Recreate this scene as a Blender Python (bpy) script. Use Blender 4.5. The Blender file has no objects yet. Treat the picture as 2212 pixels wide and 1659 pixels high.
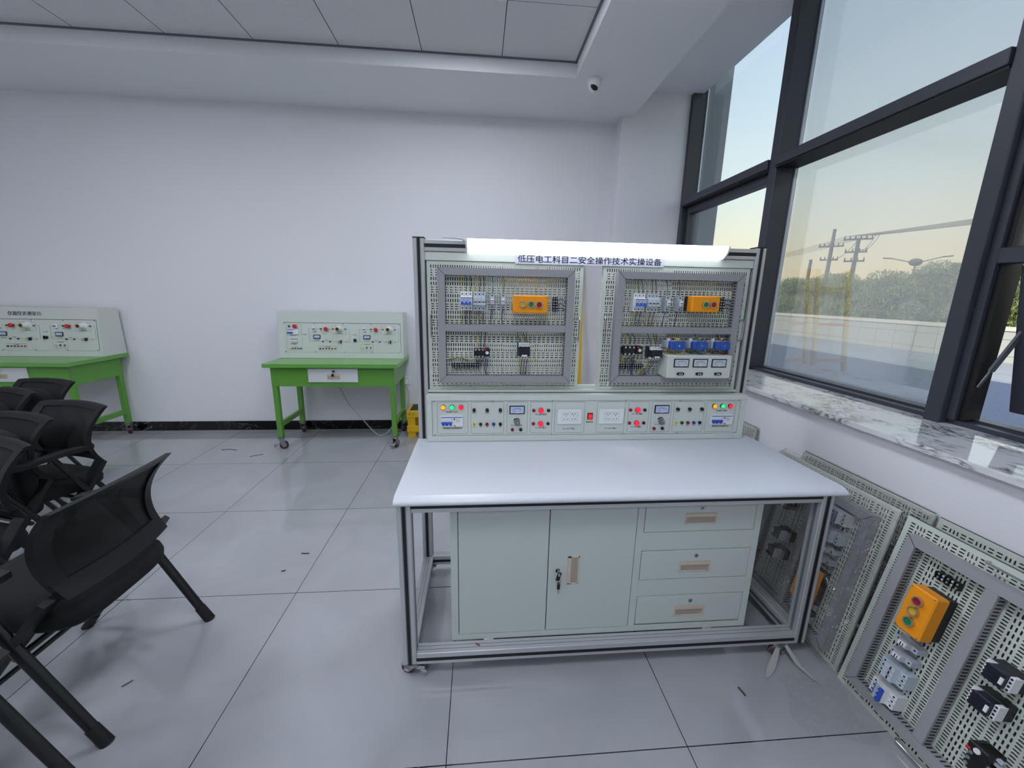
import bpy, bmesh, math, random
from mathutils import Matrix, Vector
import numpy as np

# ---------------------------------------------------------------- camera
SC = bpy.context.scene
COL = SC.collection
CAM_R = ((0.996597481, -0.0802534752, 0.0187840482),
         (0.000787087799, -0.218622759, -0.975809136),
         (0.0824186947, 0.972503712, -0.217815724))      # right, down, forward
cd = bpy.data.cameras.new('camera')
cam = bpy.data.objects.new('camera', cd)
COL.objects.link(cam)
cd.sensor_width = 36.0
cd.lens = 862.05 / 2212 * 36.0
cd.clip_start = 0.02
cd.clip_end = 400
r_, d_, f_ = [Vector(v) for v in CAM_R]
cam.matrix_world = Matrix(((r_.x, -d_.x, -f_.x, 0), (r_.y, -d_.y, -f_.y, 0), (r_.z, -d_.z, -f_.z, 1.464), (0, 0, 0, 1)))
SC.camera = cam

# ---------------------------------------------------------------- world, sun, exposure
SC.view_settings.view_transform = 'Standard'
SC.view_settings.look = 'None'
SC.view_settings.gamma = 1
SC.view_settings.use_curve_mapping = False
SC.view_settings.exposure = 0.55
LIGHT_PANEL = 17.5
LAMP_POWER = 4.5
SKY_STRENGTH = 0.95
w = bpy.data.worlds.new('sky')
SC.world = w
w.use_nodes = True
nt = w.node_tree
nt.nodes.clear()
tc = nt.nodes.new('ShaderNodeTexCoord')
sp = nt.nodes.new('ShaderNodeSeparateXYZ')
rp = nt.nodes.new('ShaderNodeValToRGB')
bg = nt.nodes.new('ShaderNodeBackground')
wo = nt.nodes.new('ShaderNodeOutputWorld')
nt.links.new(tc.outputs['Generated'], sp.inputs[0])
nt.links.new(sp.outputs['Z'], rp.inputs[0])
nt.links.new(rp.outputs[0], bg.inputs[0])
nt.links.new(bg.outputs[0], wo.inputs[0])
cr = rp.color_ramp
cr.elements[0].position = 0.0
cr.elements[0].color = (0.98, 0.76, 0.44, 1)
cr.elements[1].position = 1.0
cr.elements[1].color = (0.34, 0.46, 0.68, 1)
for pos, c in ((0.05, (0.98, 0.82, 0.53)), (0.13, (0.90, 0.88, 0.71)), (0.22, (0.77, 0.86, 0.86)), (0.35, (0.64, 0.77, 0.90)), (0.55, (0.47, 0.60, 0.82))):
    e = cr.elements.new(pos)
    e.color = c + (1,)
bg.inputs[1].default_value = SKY_STRENGTH
sd = bpy.data.lights.new('sun', 'SUN')
sd.energy = 2.3
sd.angle = math.radians(1.0)
sd.color = (1.0, 0.92, 0.78)
sun = bpy.data.objects.new('sun', sd)
COL.objects.link(sun)
sun.location = (-20, -4, 14)
sun.rotation_euler = Vector((0.88, 0.14, -0.42)).to_track_quat('-Z', 'Y').to_euler()

# ---------------------------------------------------------------- materials
def s2l(c):
    return tuple((x / 12.92 if x <= 0.04045 else ((x + 0.055) / 1.055) ** 2.4) for x in c)
def hexc(h):
    return s2l(tuple(int(h[i:i + 2], 16) / 255 for i in (0, 2, 4)))
MATS = {}
def mat(name, h, rough=0.5, metal=0.0, emit=0.0, noise=0.0, nscale=40, bump=0.0, spec=None, coat=0.0):
    if name in MATS:
        return MATS[name]
    m = bpy.data.materials.new(name)
    m.use_nodes = True
    t = m.node_tree
    b = t.nodes['Principled BSDF']
    c = hexc(h) + (1,)
    b.inputs['Base Color'].default_value = c
    b.inputs['Roughness'].default_value = rough
    b.inputs['Metallic'].default_value = metal
    if spec is not None:
        b.inputs['Specular IOR Level'].default_value = spec
    if coat:
        b.inputs['Coat Weight'].default_value = coat
        b.inputs['Coat Roughness'].default_value = 0.1
    if emit:
        b.inputs['Emission Color'].default_value = c
        b.inputs['Emission Strength'].default_value = emit
    if noise or bump:
        co = t.nodes.new('ShaderNodeTexCoord')
        n = t.nodes.new('ShaderNodeTexNoise')
        n.inputs['Scale'].default_value = nscale
        n.inputs['Detail'].default_value = 4
        t.links.new(co.outputs['Object'], n.inputs['Vector'])
        if noise:
            mx = t.nodes.new('ShaderNodeMixRGB')
            mx.blend_type = 'MULTIPLY'
            mx.inputs[0].default_value = noise
            mx.inputs[1].default_value = c
            t.links.new(n.outputs['Fac'], mx.inputs[2])
            t.links.new(mx.outputs[0], b.inputs['Base Color'])
        if bump:
            bp = t.nodes.new('ShaderNodeBump')
            bp.inputs['Strength'].default_value = bump
            bp.inputs['Distance'].default_value = 0.01
            t.links.new(n.outputs['Fac'], bp.inputs['Height'])
            t.links.new(bp.outputs[0], b.inputs['Normal'])
    MATS[name] = m
    return m

def nodes_of(name):
    m = bpy.data.materials.new(name)
    m.use_nodes = True
    t = m.node_tree
    MATS[name] = m
    return m, t, t.nodes['Principled BSDF']

def math_node(t, op, a, b=None):
    n = t.nodes.new('ShaderNodeMath')
    n.operation = op
    for i, v in enumerate((a, b)):
        if v is None:
            continue
        if isinstance(v, (int, float)):
            n.inputs[i].default_value = v
        else:
            t.links.new(v, n.inputs[i])
    return n.outputs[0]

def lines_mask(t, sock, origin, pitch, half):
    """1 on thin lines at origin + k*pitch"""
    a = math_node(t, 'SUBTRACT', sock, origin - pitch * 200 - pitch / 2)
    a = math_node(t, 'MODULO', a, pitch)
    a = math_node(t, 'SUBTRACT', a, pitch / 2)
    a = math_node(t, 'ABSOLUTE', a)
    return math_node(t, 'LESS_THAN', a, half)

TILE, TX, TY = 0.8, -0.9037, 0.9861
def floor_material():
    m, t, b = nodes_of('porcelain_tiles')
    g = t.nodes.new('ShaderNodeNewGeometry')
    s = t.nodes.new('ShaderNodeSeparateXYZ')
    t.links.new(g.outputs['Position'], s.inputs[0])
    mx = math_node(t, 'MAXIMUM', lines_mask(t, s.outputs['X'], TX, TILE, 0.0015), lines_mask(t, s.outputs['Y'], TY, TILE, 0.0018))
    n = t.nodes.new('ShaderNodeTexNoise')
    n.inputs['Scale'].default_value = 2.2
    n.inputs['Detail'].default_value = 7
    n.inputs['Distortion'].default_value = 0.8
    t.links.new(g.outputs['Position'], n.inputs['Vector'])
    rp = t.nodes.new('ShaderNodeValToRGB')
    rp.color_ramp.elements[0].position = 0.3
    rp.color_ramp.elements[0].color = hexc('a2a3a7') + (1,)
    rp.color_ramp.elements[1].position = 0.75
    rp.color_ramp.elements[1].color = hexc('b0b1b5') + (1,)
    t.links.new(n.outputs['Fac'], rp.inputs[0])
    mix = t.nodes.new('ShaderNodeMixRGB')
    t.links.new(mx, mix.inputs[0])
    t.links.new(rp.outputs[0], mix.inputs[1])
    mix.inputs[2].default_value = hexc('0e0f11') + (1,)
    t.links.new(mix.outputs[0], b.inputs['Base Color'])
    b.inputs['Roughness'].default_value = 0.05
    b.inputs['Specular IOR Level'].default_value = 0.95
    return m

def marble_material(name, base, vein, scale, lo, hi, rough=0.08, stretch=(1, 1, 1)):
    m, t, b = nodes_of(name)
    g = t.nodes.new('ShaderNodeNewGeometry')
    mp = t.nodes.new('ShaderNodeMapping')
    mp.inputs['Scale'].default_value = stretch
    mp.inputs['Rotation'].default_value = (0.3, 0.5, 0.6)
    t.links.new(g.outputs['Position'], mp.inputs[0])
    n = t.nodes.new('ShaderNodeTexNoise')
    n.inputs['Scale'].default_value = scale
    n.inputs['Detail'].default_value = 8
    n.inputs['Roughness'].default_value = 0.62
    n.inputs['Distortion'].default_value = 1.4
    t.links.new(mp.outputs[0], n.inputs['Vector'])
    v = math_node(t, 'ABSOLUTE', math_node(t, 'SUBTRACT', n.outputs['Fac'], 0.5))
    n2 = t.nodes.new('ShaderNodeTexNoise')
    n2.inputs['Scale'].default_value = scale * 0.6
    t.links.new(g.outputs['Position'], n2.inputs['Vector'])
    rp = t.nodes.new('ShaderNodeValToRGB')
    rp.color_ramp.elements[0].position = lo
    rp.color_ramp.elements[0].color = (1, 1, 1, 1)
    rp.color_ramp.elements[1].position = hi
    rp.color_ramp.elements[1].color = (0, 0, 0, 1)
    t.links.new(v, rp.inputs[0])
    gate = t.nodes.new('ShaderNodeValToRGB')
    gate.color_ramp.elements[0].position = 0.42
    gate.color_ramp.elements[1].position = 0.60
    t.links.new(n2.outputs['Fac'], gate.inputs[0])
    f = math_node(t, 'MULTIPLY', rp.outputs[0], gate.outputs[0])
    mix = t.nodes.new('ShaderNodeMixRGB')
    t.links.new(f, mix.inputs[0])
    mix.inputs[1].default_value = hexc(base) + (1,)
    mix.inputs[2].default_value = hexc(vein) + (1,)
    t.links.new(mix.outputs[0], b.inputs['Base Color'])
    b.inputs['Roughness'].default_value = rough
    return m

def glass_material(name, tint, haze=0.0, gloss=1.0, coat=0.0):
    m, t, b = nodes_of(name)
    t.nodes.remove(b)
    out = t.nodes['Material Output']
    tr = t.nodes.new('ShaderNodeBsdfTransparent')
    tr.inputs[0].default_value = tint + (1,)
    gl = t.nodes.new('ShaderNodeBsdfGlossy')
    gl.inputs['Roughness'].default_value = 0.0
    fr = t.nodes.new('ShaderNodeFresnel')
    gm = t.nodes.new('ShaderNodeNewGeometry')
    ior = math_node(t, 'SUBTRACT', 1.5, math_node(t, 'MULTIPLY', gm.outputs['Backfacing'], 1.5 - 1 / 1.5))
    t.links.new(ior, fr.inputs[0])                        # same reflectance from both faces of the thin pane
    mx = t.nodes.new('ShaderNodeMixShader')
    t.links.new(math_node(t, 'ADD', math_node(t, 'MULTIPLY', fr.outputs[0], gloss), coat), mx.inputs[0])
    last = tr.outputs[0]
    if haze:
        df = t.nodes.new('ShaderNodeBsdfTranslucent')
        df.inputs[0].default_value = (0.86, 0.88, 0.86, 1)
        d2 = t.nodes.new('ShaderNodeBsdfDiffuse')
        d2.inputs[0].default_value = (0.8, 0.82, 0.82, 1)
        m1 = t.nodes.new('ShaderNodeMixShader')
        m1.inputs[0].default_value = 0.45
        t.links.new(df.outputs[0], m1.inputs[1])
        t.links.new(d2.outputs[0], m1.inputs[2])
        m2 = t.nodes.new('ShaderNodeMixShader')
        m2.inputs[0].default_value = haze
        t.links.new(tr.outputs[0], m2.inputs[1])
        t.links.new(m1.outputs[0], m2.inputs[2])
        last = m2.outputs[0]
    t.links.new(last, mx.inputs[1])
    t.links.new(gl.outputs[0], mx.inputs[2])
    t.links.new(mx.outputs[0], out.inputs[0])
    return m

def sheer_material(name, h, alpha, rough=0.6, bump=0.0, nscale=30, spec=0.5, weave=0):
    """cloth mesh or clear film: mostly see-through principled"""
    m, t, b = nodes_of(name)
    b.inputs['Base Color'].default_value = hexc(h) + (1,)
    b.inputs['Roughness'].default_value = rough
    b.inputs['Alpha'].default_value = alpha
    b.inputs['Specular IOR Level'].default_value = spec
    if bump:
        co = t.nodes.new('ShaderNodeTexCoord')
        n = t.nodes.new('ShaderNodeTexNoise')
        n.inputs['Scale'].default_value = nscale
        n.inputs['Detail'].default_value = 5
        n.inputs['Distortion'].default_value = 1.0
        t.links.new(co.outputs['Object'], n.inputs['Vector'])
        bp = t.nodes.new('ShaderNodeBump')
        bp.inputs['Strength'].default_value = bump
        bp.inputs['Distance'].default_value = 0.02
        t.links.new(n.outputs['Fac'], bp.inputs['Height'])
        t.links.new(bp.outputs[0], b.inputs['Normal'])
    return m

def film_material(name='clear_plastic_film', clear=0.95, gloss=0.17):
    m, t, b = nodes_of(name)
    t.nodes.remove(b)
    out = t.nodes['Material Output']
    tr = t.nodes.new('ShaderNodeBsdfTransparent')
    tr.inputs[0].default_value = (clear, clear, clear, 1)
    gl = t.nodes.new('ShaderNodeBsdfGlossy')
    gl.inputs['Roughness'].default_value = 0.07
    co = t.nodes.new('ShaderNodeTexCoord')
    n = t.nodes.new('ShaderNodeTexNoise')
    n.inputs['Scale'].default_value = 11
    n.inputs['Detail'].default_value = 3
    n.inputs['Distortion'].default_value = 2.5
    t.links.new(co.outputs['Object'], n.inputs['Vector'])
    bp = t.nodes.new('ShaderNodeBump')
    bp.inputs['Strength'].default_value = 1.0
    bp.inputs['Distance'].default_value = 0.10
    t.links.new(n.outputs['Fac'], bp.inputs['Height'])
    t.links.new(bp.outputs[0], gl.inputs['Normal'])
    mx = t.nodes.new('ShaderNodeMixShader')
    mx.inputs[0].default_value = gloss
    t.links.new(tr.outputs[0], mx.inputs[1])
    t.links.new(gl.outputs[0], mx.inputs[2])
    t.links.new(mx.outputs[0], out.inputs[0])
    return m

def ceiling_tile_material():
    m, t, b = nodes_of('mineral_fibre_tiles')
    g = t.nodes.new('ShaderNodeNewGeometry')
    s = t.nodes.new('ShaderNodeSeparateXYZ')
    t.links.new(g.outputs['Position'], s.inputs[0])
    mx = math_node(t, 'MAXIMUM', lines_mask(t, s.outputs['X'], 0.172, 0.6, 0.0026), lines_mask(t, s.outputs['Y'], 2.903, 0.6, 0.0016))
    mix = t.nodes.new('ShaderNodeMixRGB')
    t.links.new(mx, mix.inputs[0])
    mix.inputs[1].default_value = hexc('dcdcde') + (1,)
    mix.inputs[2].default_value = hexc('16171a') + (1,)
    t.links.new(mix.outputs[0], b.inputs['Base Color'])
    b.inputs['Roughness'].default_value = 0.85
    n = t.nodes.new('ShaderNodeTexNoise')
    n.inputs['Scale'].default_value = 28
    n.inputs['Detail'].default_value = 6
    t.links.new(g.outputs['Position'], n.inputs['Vector'])
    bp = t.nodes.new('ShaderNodeBump')
    bp.inputs['Strength'].default_value = 0.55
    bp.inputs['Distance'].default_value = 0.012
    t.links.new(n.outputs['Fac'], bp.inputs['Height'])
    t.links.new(bp.outputs[0], b.inputs['Normal'])
    return m

def grid_tile_material(name, base, line, px, py, pz, half):
    m, t, b = nodes_of(name)
    g = t.nodes.new('ShaderNodeNewGeometry')
    s = t.nodes.new('ShaderNodeSeparateXYZ')
    t.links.new(g.outputs['Position'], s.inputs[0])
    mx = None
    for o, p in (('X', px), ('Y', py), ('Z', pz)):
        if p:
            k = lines_mask(t, s.outputs[o], p * 0.37, p, half)
            mx = k if mx is None else math_node(t, 'MAXIMUM', mx, k)
    mix = t.nodes.new('ShaderNodeMixRGB')
    t.links.new(mx, mix.inputs[0])
    mix.inputs[1].default_value = hexc(base) + (1,)
    mix.inputs[2].default_value = hexc(line) + (1,)
    t.links.new(mix.outputs[0], b.inputs['Base Color'])
    b.inputs['Roughness'].default_value = 0.6
    return m

M_WALL = mat('white_wall_paint', 'e9e9ee', 0.75, bump=0.02, nscale=60)
M_SOFF = mat('white_soffit_paint', 'eaebed', 0.7)
M_FLOOR = floor_material()
M_TILEC = ceiling_tile_material()
M_SILL = marble_material('white_veined_marble', 'd9dadb', '46484c', 13.0, 0.0, 0.075, 0.06, (1.5, 0.6, 1.8))
M_BASE = marble_material('black_veined_marble', '08080a', '8a8a8c', 3.0, 0.0, 0.012, 0.1, (1, 1, 1))
M_FRAME = mat('charcoal_window_frame', '3a3d46', 0.42)
M_GASKET = mat('black_rubber', '0c0d0f', 0.55)
M_CHROME = mat('bright_metal', 'c8cacc', 0.22, 1.0)
M_STEEL = mat('zinc_steel', '9ea4a8', 0.35, 1.0)
M_ALU = mat('anodised_aluminium', 'bfc1c4', 0.36, 0.35)
M_SLOT = mat('black_slot_strip', '0b0c0f', 0.5)
M_PALE = mat('pale_green_grey_enamel', 'c3cbc5', 0.42)
M_PALE2 = mat('pale_grey_enamel', 'cfd5cf', 0.38)
M_BOARD = mat('perforated_sheet_enamel', 'c9d0c7', 0.45)
M_TABLE = mat('white_laminate', 'd3d6dd', 0.3)
M_TRUNK = mat('grey_pvc_trunking', '98999d', 0.45)
M_WHITE = mat('white_plastic', 'e6e8ea', 0.4)
M_LGREY = mat('light_grey_plastic', 'b7bdc6', 0.45)
M_BLUE = mat('blue_plastic', '1f52c4', 0.4)
M_CTBLUE = mat('coil_blue_plastic', '2b55ad', 0.45)
M_BLACK = mat('black_plastic', '101114', 0.45)
M_DKNAVY = mat('dark_navy_plastic', '161a2a', 0.4)
M_ORANGE = mat('orange_plastic', 'f59a0a', 0.4)
M_RED = mat('red_plastic', '9c1018', 0.4)
M_BRED = mat('bright_red_plastic', 'cf1a22', 0.35)
M_GREENB = mat('green_plastic', '107a45', 0.4)
M_YEL = mat('yellow_plastic', 'd9a91a', 0.4)
M_CREAM = mat('cream_plastic', 'c9bda8', 0.45)
M_CREAMD = mat('recess_cream_plastic', 'a5988a', 0.5)
M_SEAM = mat('dark_seam', '191c1c', 0.7)
M_INK = mat('black_ink', '17181a', 0.6)
M_GINK = mat('grey_ink', '5c6070', 0.6)
M_LINE = mat('thin_printed_line', '4a5050', 0.6)
M_LED_Y = mat('amber_lamp_lens', 'ff9c14', 0.3, emit=0.7)
M_LED_G = mat('green_lamp_lens', '20e284', 0.3, emit=0.6)
M_LED_R = mat('red_lamp_lens', 'ff1030', 0.3, emit=0.8)
M_LCD = mat('blue_white_meter_face', 'b9c5ea', 0.3)
M_METERF = mat('analogue_meter_face', 'c3cad6', 0.3)
M_DESKG = mat('green_enamel', '5f9a3c', 0.3)
M_DESKTOP = mat('green_worktop_painted_sheen', '69a54e', 0.22)  # paler than the desk enamel: the top's sheen is put into the colour
M_WHEEL = mat('maroon_rubber', '3a1416', 0.45)
M_STOOLY = mat('yellow_fibreglass', 'e3b50c', 0.45)
M_MAT = mat('dark_green_rubber_mat', '2c3a36', 0.7)
M_MESHF = mat('black_chair_plastic', '17181b', 0.5, spec=0.3)
M_CUSH = mat('black_fabric', '0b0b0d', 0.9, bump=0.2, nscale=400)
M_TUBE = mat('black_steel_tube', '0d0f11', 0.32)
M_NET = sheer_material('black_chair_netting', '0b0c0e', 0.85, 0.8)
M_FILM = film_material()
M_FILM2 = film_material('thin_floor_film', 0.985, 0.08)
M_GLASS = glass_material('window_glass', (0.92, 0.95, 0.94), 0.04, 1.0, 0.02)
M_GLASS2 = glass_material('dusty_window_glass', (0.93, 0.95, 0.94), 0.17, 1.2, 0.17)
M_LAMP = mat('lit_lamp_cover', 'f6faff', 0.4, emit=LAMP_POWER)
M_PANEL = mat('lit_ceiling_diffuser', 'eef4ff', 0.4, emit=LIGHT_PANEL)
M_CONC = mat('grey_concrete', '8f8c86', 0.8, noise=0.3, nscale=6)
M_POLE = mat('weathered_concrete_pole', '6f6b66', 0.8)
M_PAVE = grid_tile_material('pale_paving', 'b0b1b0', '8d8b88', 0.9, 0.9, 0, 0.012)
M_SHADEPAVE = mat('painted_shade_ground', '8b90a0', 0.8, noise=0.35, nscale=14, bump=0.3)  # the building's shade on the yard, put into the ground colour
M_BTILE = grid_tile_material('cream_wall_tiles', 'b2b3af', '77736c', 0, 0.62, 0.42, 0.007)
M_LEAF = [mat('leaf_olive', '8b9966', 0.7), mat('leaf_yellow_green', 'a6ad5e', 0.7), mat('leaf_dark_green', '6a7c58', 0.7)]
M_BARK = mat('bark', '4a4036', 0.9)
M_WINGW = mat('grey_render', '7f868e', 0.8)
W_COL = {'y': mat('yellow_wire', 'd8b81c', 0.4), 'g': mat('green_wire', '1f5c3c', 0.4), 'r': mat('red_wire', '7a1420', 0.4), 'b': mat('blue_wire', '1a2c66', 0.4), 'k': mat('grey_green_wire', '4b6a5c', 0.4)}

# ---------------------------------------------------------------- mesh helpers
class MB:
    """collects shapes; build() links them as one mesh object"""
    def __init__(s, xf=None):
        s.v, s.f, s.mi, s.mats, s.xf = [], [], [], [], xf
        s.bev = False
    def _m(s, m):
        if m not in s.mats:
            s.mats.append(m)
        return s.mats.index(m)
    def add(s, vs, fs, m):
        o = len(s.v)
        s.v.extend(vs)
        k = s._m(m)
        for f in fs:
            s.f.append([i + o for i in f])
            s.mi.append(k)
        return s
    def box(s, x0, x1, y0, y1, z0, z1, m, b=0.0):
        if x0 > x1: x0, x1 = x1, x0
        if y0 > y1: y0, y1 = y1, y0
        if z0 > z1: z0, z1 = z1, z0
        if not b:
            vs = [(x, y, z) for x in (x0, x1) for y in (y0, y1) for z in (z0, z1)]
            fs = [(0, 1, 3, 2), (4, 6, 7, 5), (0, 4, 5, 1), (2, 3, 7, 6), (0, 2, 6, 4), (1, 5, 7, 3)]
            return s.add(vs, fs, m)
        s.bev = True
        bm = bmesh.new()
        bmesh.ops.create_cube(bm, size=1)
        for v in bm.verts:
            v.co = Vector(((x0 + x1) / 2 + v.co.x * (x1 - x0), (y0 + y1) / 2 + v.co.y * (y1 - y0), (z0 + z1) / 2 + v.co.z * (z1 - z0)))
        bmesh.ops.bevel(bm, geom=bm.edges[:], offset=b, segments=2 if b > 0.004 else 1, affect='EDGES', profile=0.7)
        bm.verts.index_update()
        s.add([tuple(v.co) for v in bm.verts], [[v.index for v in f.verts] for f in bm.faces], m)
        bm.free()
        return s
    def prism(s, pts, a0, a1, axis, m):
        """pts: 2-D outline; axis 'x': pts=(y,z); 'y': pts=(x,z); 'z': pts=(x,y)"""
        n = len(pts)
        def P(p, a):
            return (a, p[0], p[1]) if axis == 'x' else (p[0], a, p[1]) if axis == 'y' else (p[0], p[1], a)
        vs = [P(p, a0) for p in pts] + [P(p, a1) for p in pts]
        fs = [list(range(n))[::-1], list(range(n, 2 * n))] + [(i, (i + 1) % n, n + (i + 1) % n, n + i) for i in range(n)]
        return s.add(vs, fs, m)
    def cyl(s, p0, p1, r0, r1=None, m=None, n=14, caps=True):
        r1 = r0 if r1 is None else r1
        p0, p1 = Vector(p0), Vector(p1)
        d = (p1 - p0).normalized()
        a = d.orthogonal().normalized()
        b = d.cross(a)
        vs = []
        for p, r in ((p0, r0), (p1, r1)):
            for i in range(n):
                t = 2 * math.pi * i / n
                vs.append(tuple(p + (a * math.cos(t) + b * math.sin(t)) * r))
        fs = [(i, (i + 1) % n, n + (i + 1) % n, n + i) for i in range(n)]
        if caps:
            fs += [list(range(n))[::-1], list(range(n, 2 * n))]
        return s.add(vs, fs, m)
    def tube(s, pts, r, m, n=8, flat=1.0):
        pts = [Vector(p) for p in pts]
        vs, fs = [], []
        prev = None
        for i, p in enumerate(pts):
            d = (pts[min(i + 1, len(pts) - 1)] - pts[max(i - 1, 0)]).normalized()
            a = d.orthogonal().normalized() if prev is None else (prev - d * prev.dot(d)).normalized()
            prev = a
            b = d.cross(a)
            rr = r[i] if isinstance(r, (list, tuple)) else r
            for k in range(n):
                t = 2 * math.pi * k / n
                vs.append(tuple(p + a * math.cos(t) * rr + b * math.sin(t) * rr * flat))
        for i in range(len(pts) - 1):
            for k in range(n):
                fs.append((i * n + k, i * n + (k + 1) % n, (i + 1) * n + (k + 1) % n, (i + 1) * n + k))
        fs += [list(range(n))[::-1], [(len(pts) - 1) * n + k for k in range(n)]]
        return s.add(vs, fs, m)
    def bar(s, p0, p1, wx, wy, m, up=(0, 0, 1)):
        """rectangular bar between two points"""
        p0, p1 = Vector(p0), Vector(p1)
        d = (p1 - p0).normalized()
        a = d.cross(Vector(up)).normalized()
        b = a.cross(d)
        vs = []
        for p in (p0, p1):
            for i, j in ((-1, -1), (1, -1), (1, 1), (-1, 1)):
                vs.append(tuple(p + a * i * wx / 2 + b * j * wy / 2))
        fs = [(3, 2, 1, 0), (4, 5, 6, 7)] + [(i, (i + 1) % 4, 4 + (i + 1) % 4, 4 + i) for i in range(4)]
        return s.add(vs, fs, m)
    def ring(s, c, axis, r0, r1, h, m, n=20):
        """short hollow collar along axis"""
        c, axis = Vector(c), Vector(axis).normalized()
        a = axis.orthogonal().normalized()
        b = axis.cross(a)
        vs = []
        for r, k in ((r0, 0), (r1, 0), (r1, 1), (r0, 1)):
            for i in range(n):
                t = 2 * math.pi * i / n
                vs.append(tuple(c + axis * h * k + (a * math.cos(t) + b * math.sin(t)) * r))
        fs = []
        for q in range(4):
            for i in range(n):
                fs.append((q * n + i, q * n + (i + 1) % n, ((q + 1) % 4) * n + (i + 1) % n, ((q + 1) % 4) * n + i))
        return s.add(vs, fs, m)
    def ball(s, c, rx, ry, rz, m, n=16, k=10, half=None):
        vs, fs = [], []
        for i in range(k + 1):
            th = math.pi * i / k
            for j in range(n):
                ph = 2 * math.pi * j / n
                z = math.cos(th)
                if half == 'down': z = min(z, 0)
                vs.append((c[0] + rx * math.sin(th) * math.cos(ph), c[1] + ry * math.sin(th) * math.sin(ph), c[2] + rz * z))
        for i in range(k):
            for j in range(n):
                fs.append((i * n + j, (i + 1) * n + j, (i + 1) * n + (j + 1) % n, i * n + (j + 1) % n))
        return s.add(vs, fs, m)
    def build(s, name, parent=None, label=None, angle=35):
        org = ORG.get(parent.name, Vector()) if parent else Vector()
        me = bpy.data.meshes.new(name)
        vs = s.v
        if s.xf is not None:
            vs = [tuple(s.xf @ Vector(v)) for v in vs]
        if org.length > 0:
            vs = [(v[0] - org.x, v[1] - org.y, v[2] - org.z) for v in vs]
        me.from_pydata(vs, [], s.f)
        for m in s.mats:
            me.materials.append(m)
        me.polygons.foreach_set('material_index', s.mi)
        me.polygons.foreach_set('use_smooth', [True] * len(s.f))
        me.update()
        me.set_sharp_from_angle(angle=math.radians(angle))
        o = bpy.data.objects.new(name, me)
        COL.objects.link(o)
        if s.bev:
            wn = o.modifiers.new('even_shading', 'WEIGHTED_NORMAL')
            wn.keep_sharp = True
        if parent:
            o.parent = parent
            ORG[o.name] = org
        if label:
            o['label'] = label
        return o

ORG = {}
def tag(o, label=None, cat=None, group=None, kind=None):
    if label: o['label'] = label
    if cat: o['category'] = cat
    if group: o['group'] = group
    if kind: o['kind'] = kind
    return o
def thing(name, label, cat, loc=(0, 0, 0), group=None, world=True):
    """Empty at a thing's base; world=True: parts are given in world coordinates"""
    o = bpy.data.objects.new(name, None)
    COL.objects.link(o)
    o.empty_display_size = 0.1
    o.location = loc
    ORG[o.name] = Vector(loc) if world else Vector()
    return tag(o, label, cat, group)
def struct(name, mb):
    return tag(mb.build(name), kind='structure')
def copy_tree(o, parent=None):
    c = o.copy()
    COL.objects.link(c)
    if parent:
        c.parent = parent
    for ch in list(o.children):
        copy_tree(ch, c)
    return c

def text_mesh(body, size, mb, m, loc, face=None, align='CENTER', ext=0.0004, sx=1.0, bold=0.0):
    """lettering as real mesh; face maps text x,y,z to the place"""
    cu = bpy.data.curves.new('lettering', 'FONT')
    cu.body = body
    cu.size = size
    cu.align_x = align
    cu.align_y = 'CENTER'
    cu.extrude = ext
    cu.offset = bold * size
    cu.resolution_u = 2
    o = bpy.data.objects.new('lettering_source', cu)
    COL.objects.link(o)
    dg = bpy.context.evaluated_depsgraph_get()
    me = bpy.data.meshes.new_from_object(o.evaluated_get(dg))
    vs = []
    for v in me.vertices:
        x, y, z = v.co.x * sx, v.co.y, v.co.z
        vs.append((loc[0] + x, loc[1] - z, loc[2] + y) if face is None else tuple(face @ Vector((x, y, z)) + Vector(loc)))
    fs = [list(p.vertices) for p in me.polygons]
    bpy.data.objects.remove(o)
    bpy.data.meshes.remove(me)
    bpy.data.curves.remove(cu)
    if vs:
        mb.add(vs, fs, m)

def arc_pts(p0, p1, sag, n=8, bend=(0, 0, 0)):
    p0, p1, bend = Vector(p0), Vector(p1), Vector(bend)
    out = []
    for i in range(n + 1):
        t = i / n
        q = p0.lerp(p1, t) + bend * (4 * t * (1 - t))
        q.z -= sag * 4 * t * (1 - t)
        out.append(q)
    return out

# ================================================================ THE ROOM
XW, YW, ZS, ZT, ZR = 2.0, 4.29, 3.125, 3.235, 3.34
TRX, TRY = 0.755, 3.51
X0, Y0 = -7.0, -5.2
struct('floor', MB().box(X0 - .2, 2.12, Y0 - .2, YW + .2, -0.12, 0, M_FLOOR))
struct('wall_back', MB().box(X0 - .2, 2.12, YW, YW + .22, 0, 3.7, M_WALL))
struct('wall_left', MB().box(X0 - .2, X0, Y0, YW, 0, 3.7, M_WALL))
struct('wall_front', MB().box(X0 - .2, 2.12, Y0 - .2, Y0, 0, 3.7, M_WALL))
struct('wall_right', MB().box(1.66, 2.16, Y0, YW, 0, 0.926, M_WALL))
struct('trim_1', MB().box(1.345, 2.12, 4.13, YW + .01, 0, 3.36, M_WALL, 0.004))          # pilaster by the window
struct('trim_2', MB().box(1.62, 2.155, Y0, 4.13, 0.926, 0.953, M_SILL, 0.004))            # marble sill
struct('baseboard_back', MB().box(X0, 1.345, YW - 0.012, YW, 0, 0.098, M_BASE))
struct('baseboard_left', MB().box(X0, X0 + .012, Y0, YW - .012, 0, 0.098, M_BASE))
sof = MB()
sof.box(X0, 1.44, TRY, YW, ZS, 3.5, M_SOFF)
sof.box(TRX, 1.44, Y0, TRY, ZS, 3.5, M_SOFF)
sof.box(1.44, 2.10, Y0, YW, ZR, 3.5, M_SOFF)
sof.box(X0, TRX, Y0, TRY, ZT + .001, 3.5, M_SOFF)
struct('ceiling', sof)
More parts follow.
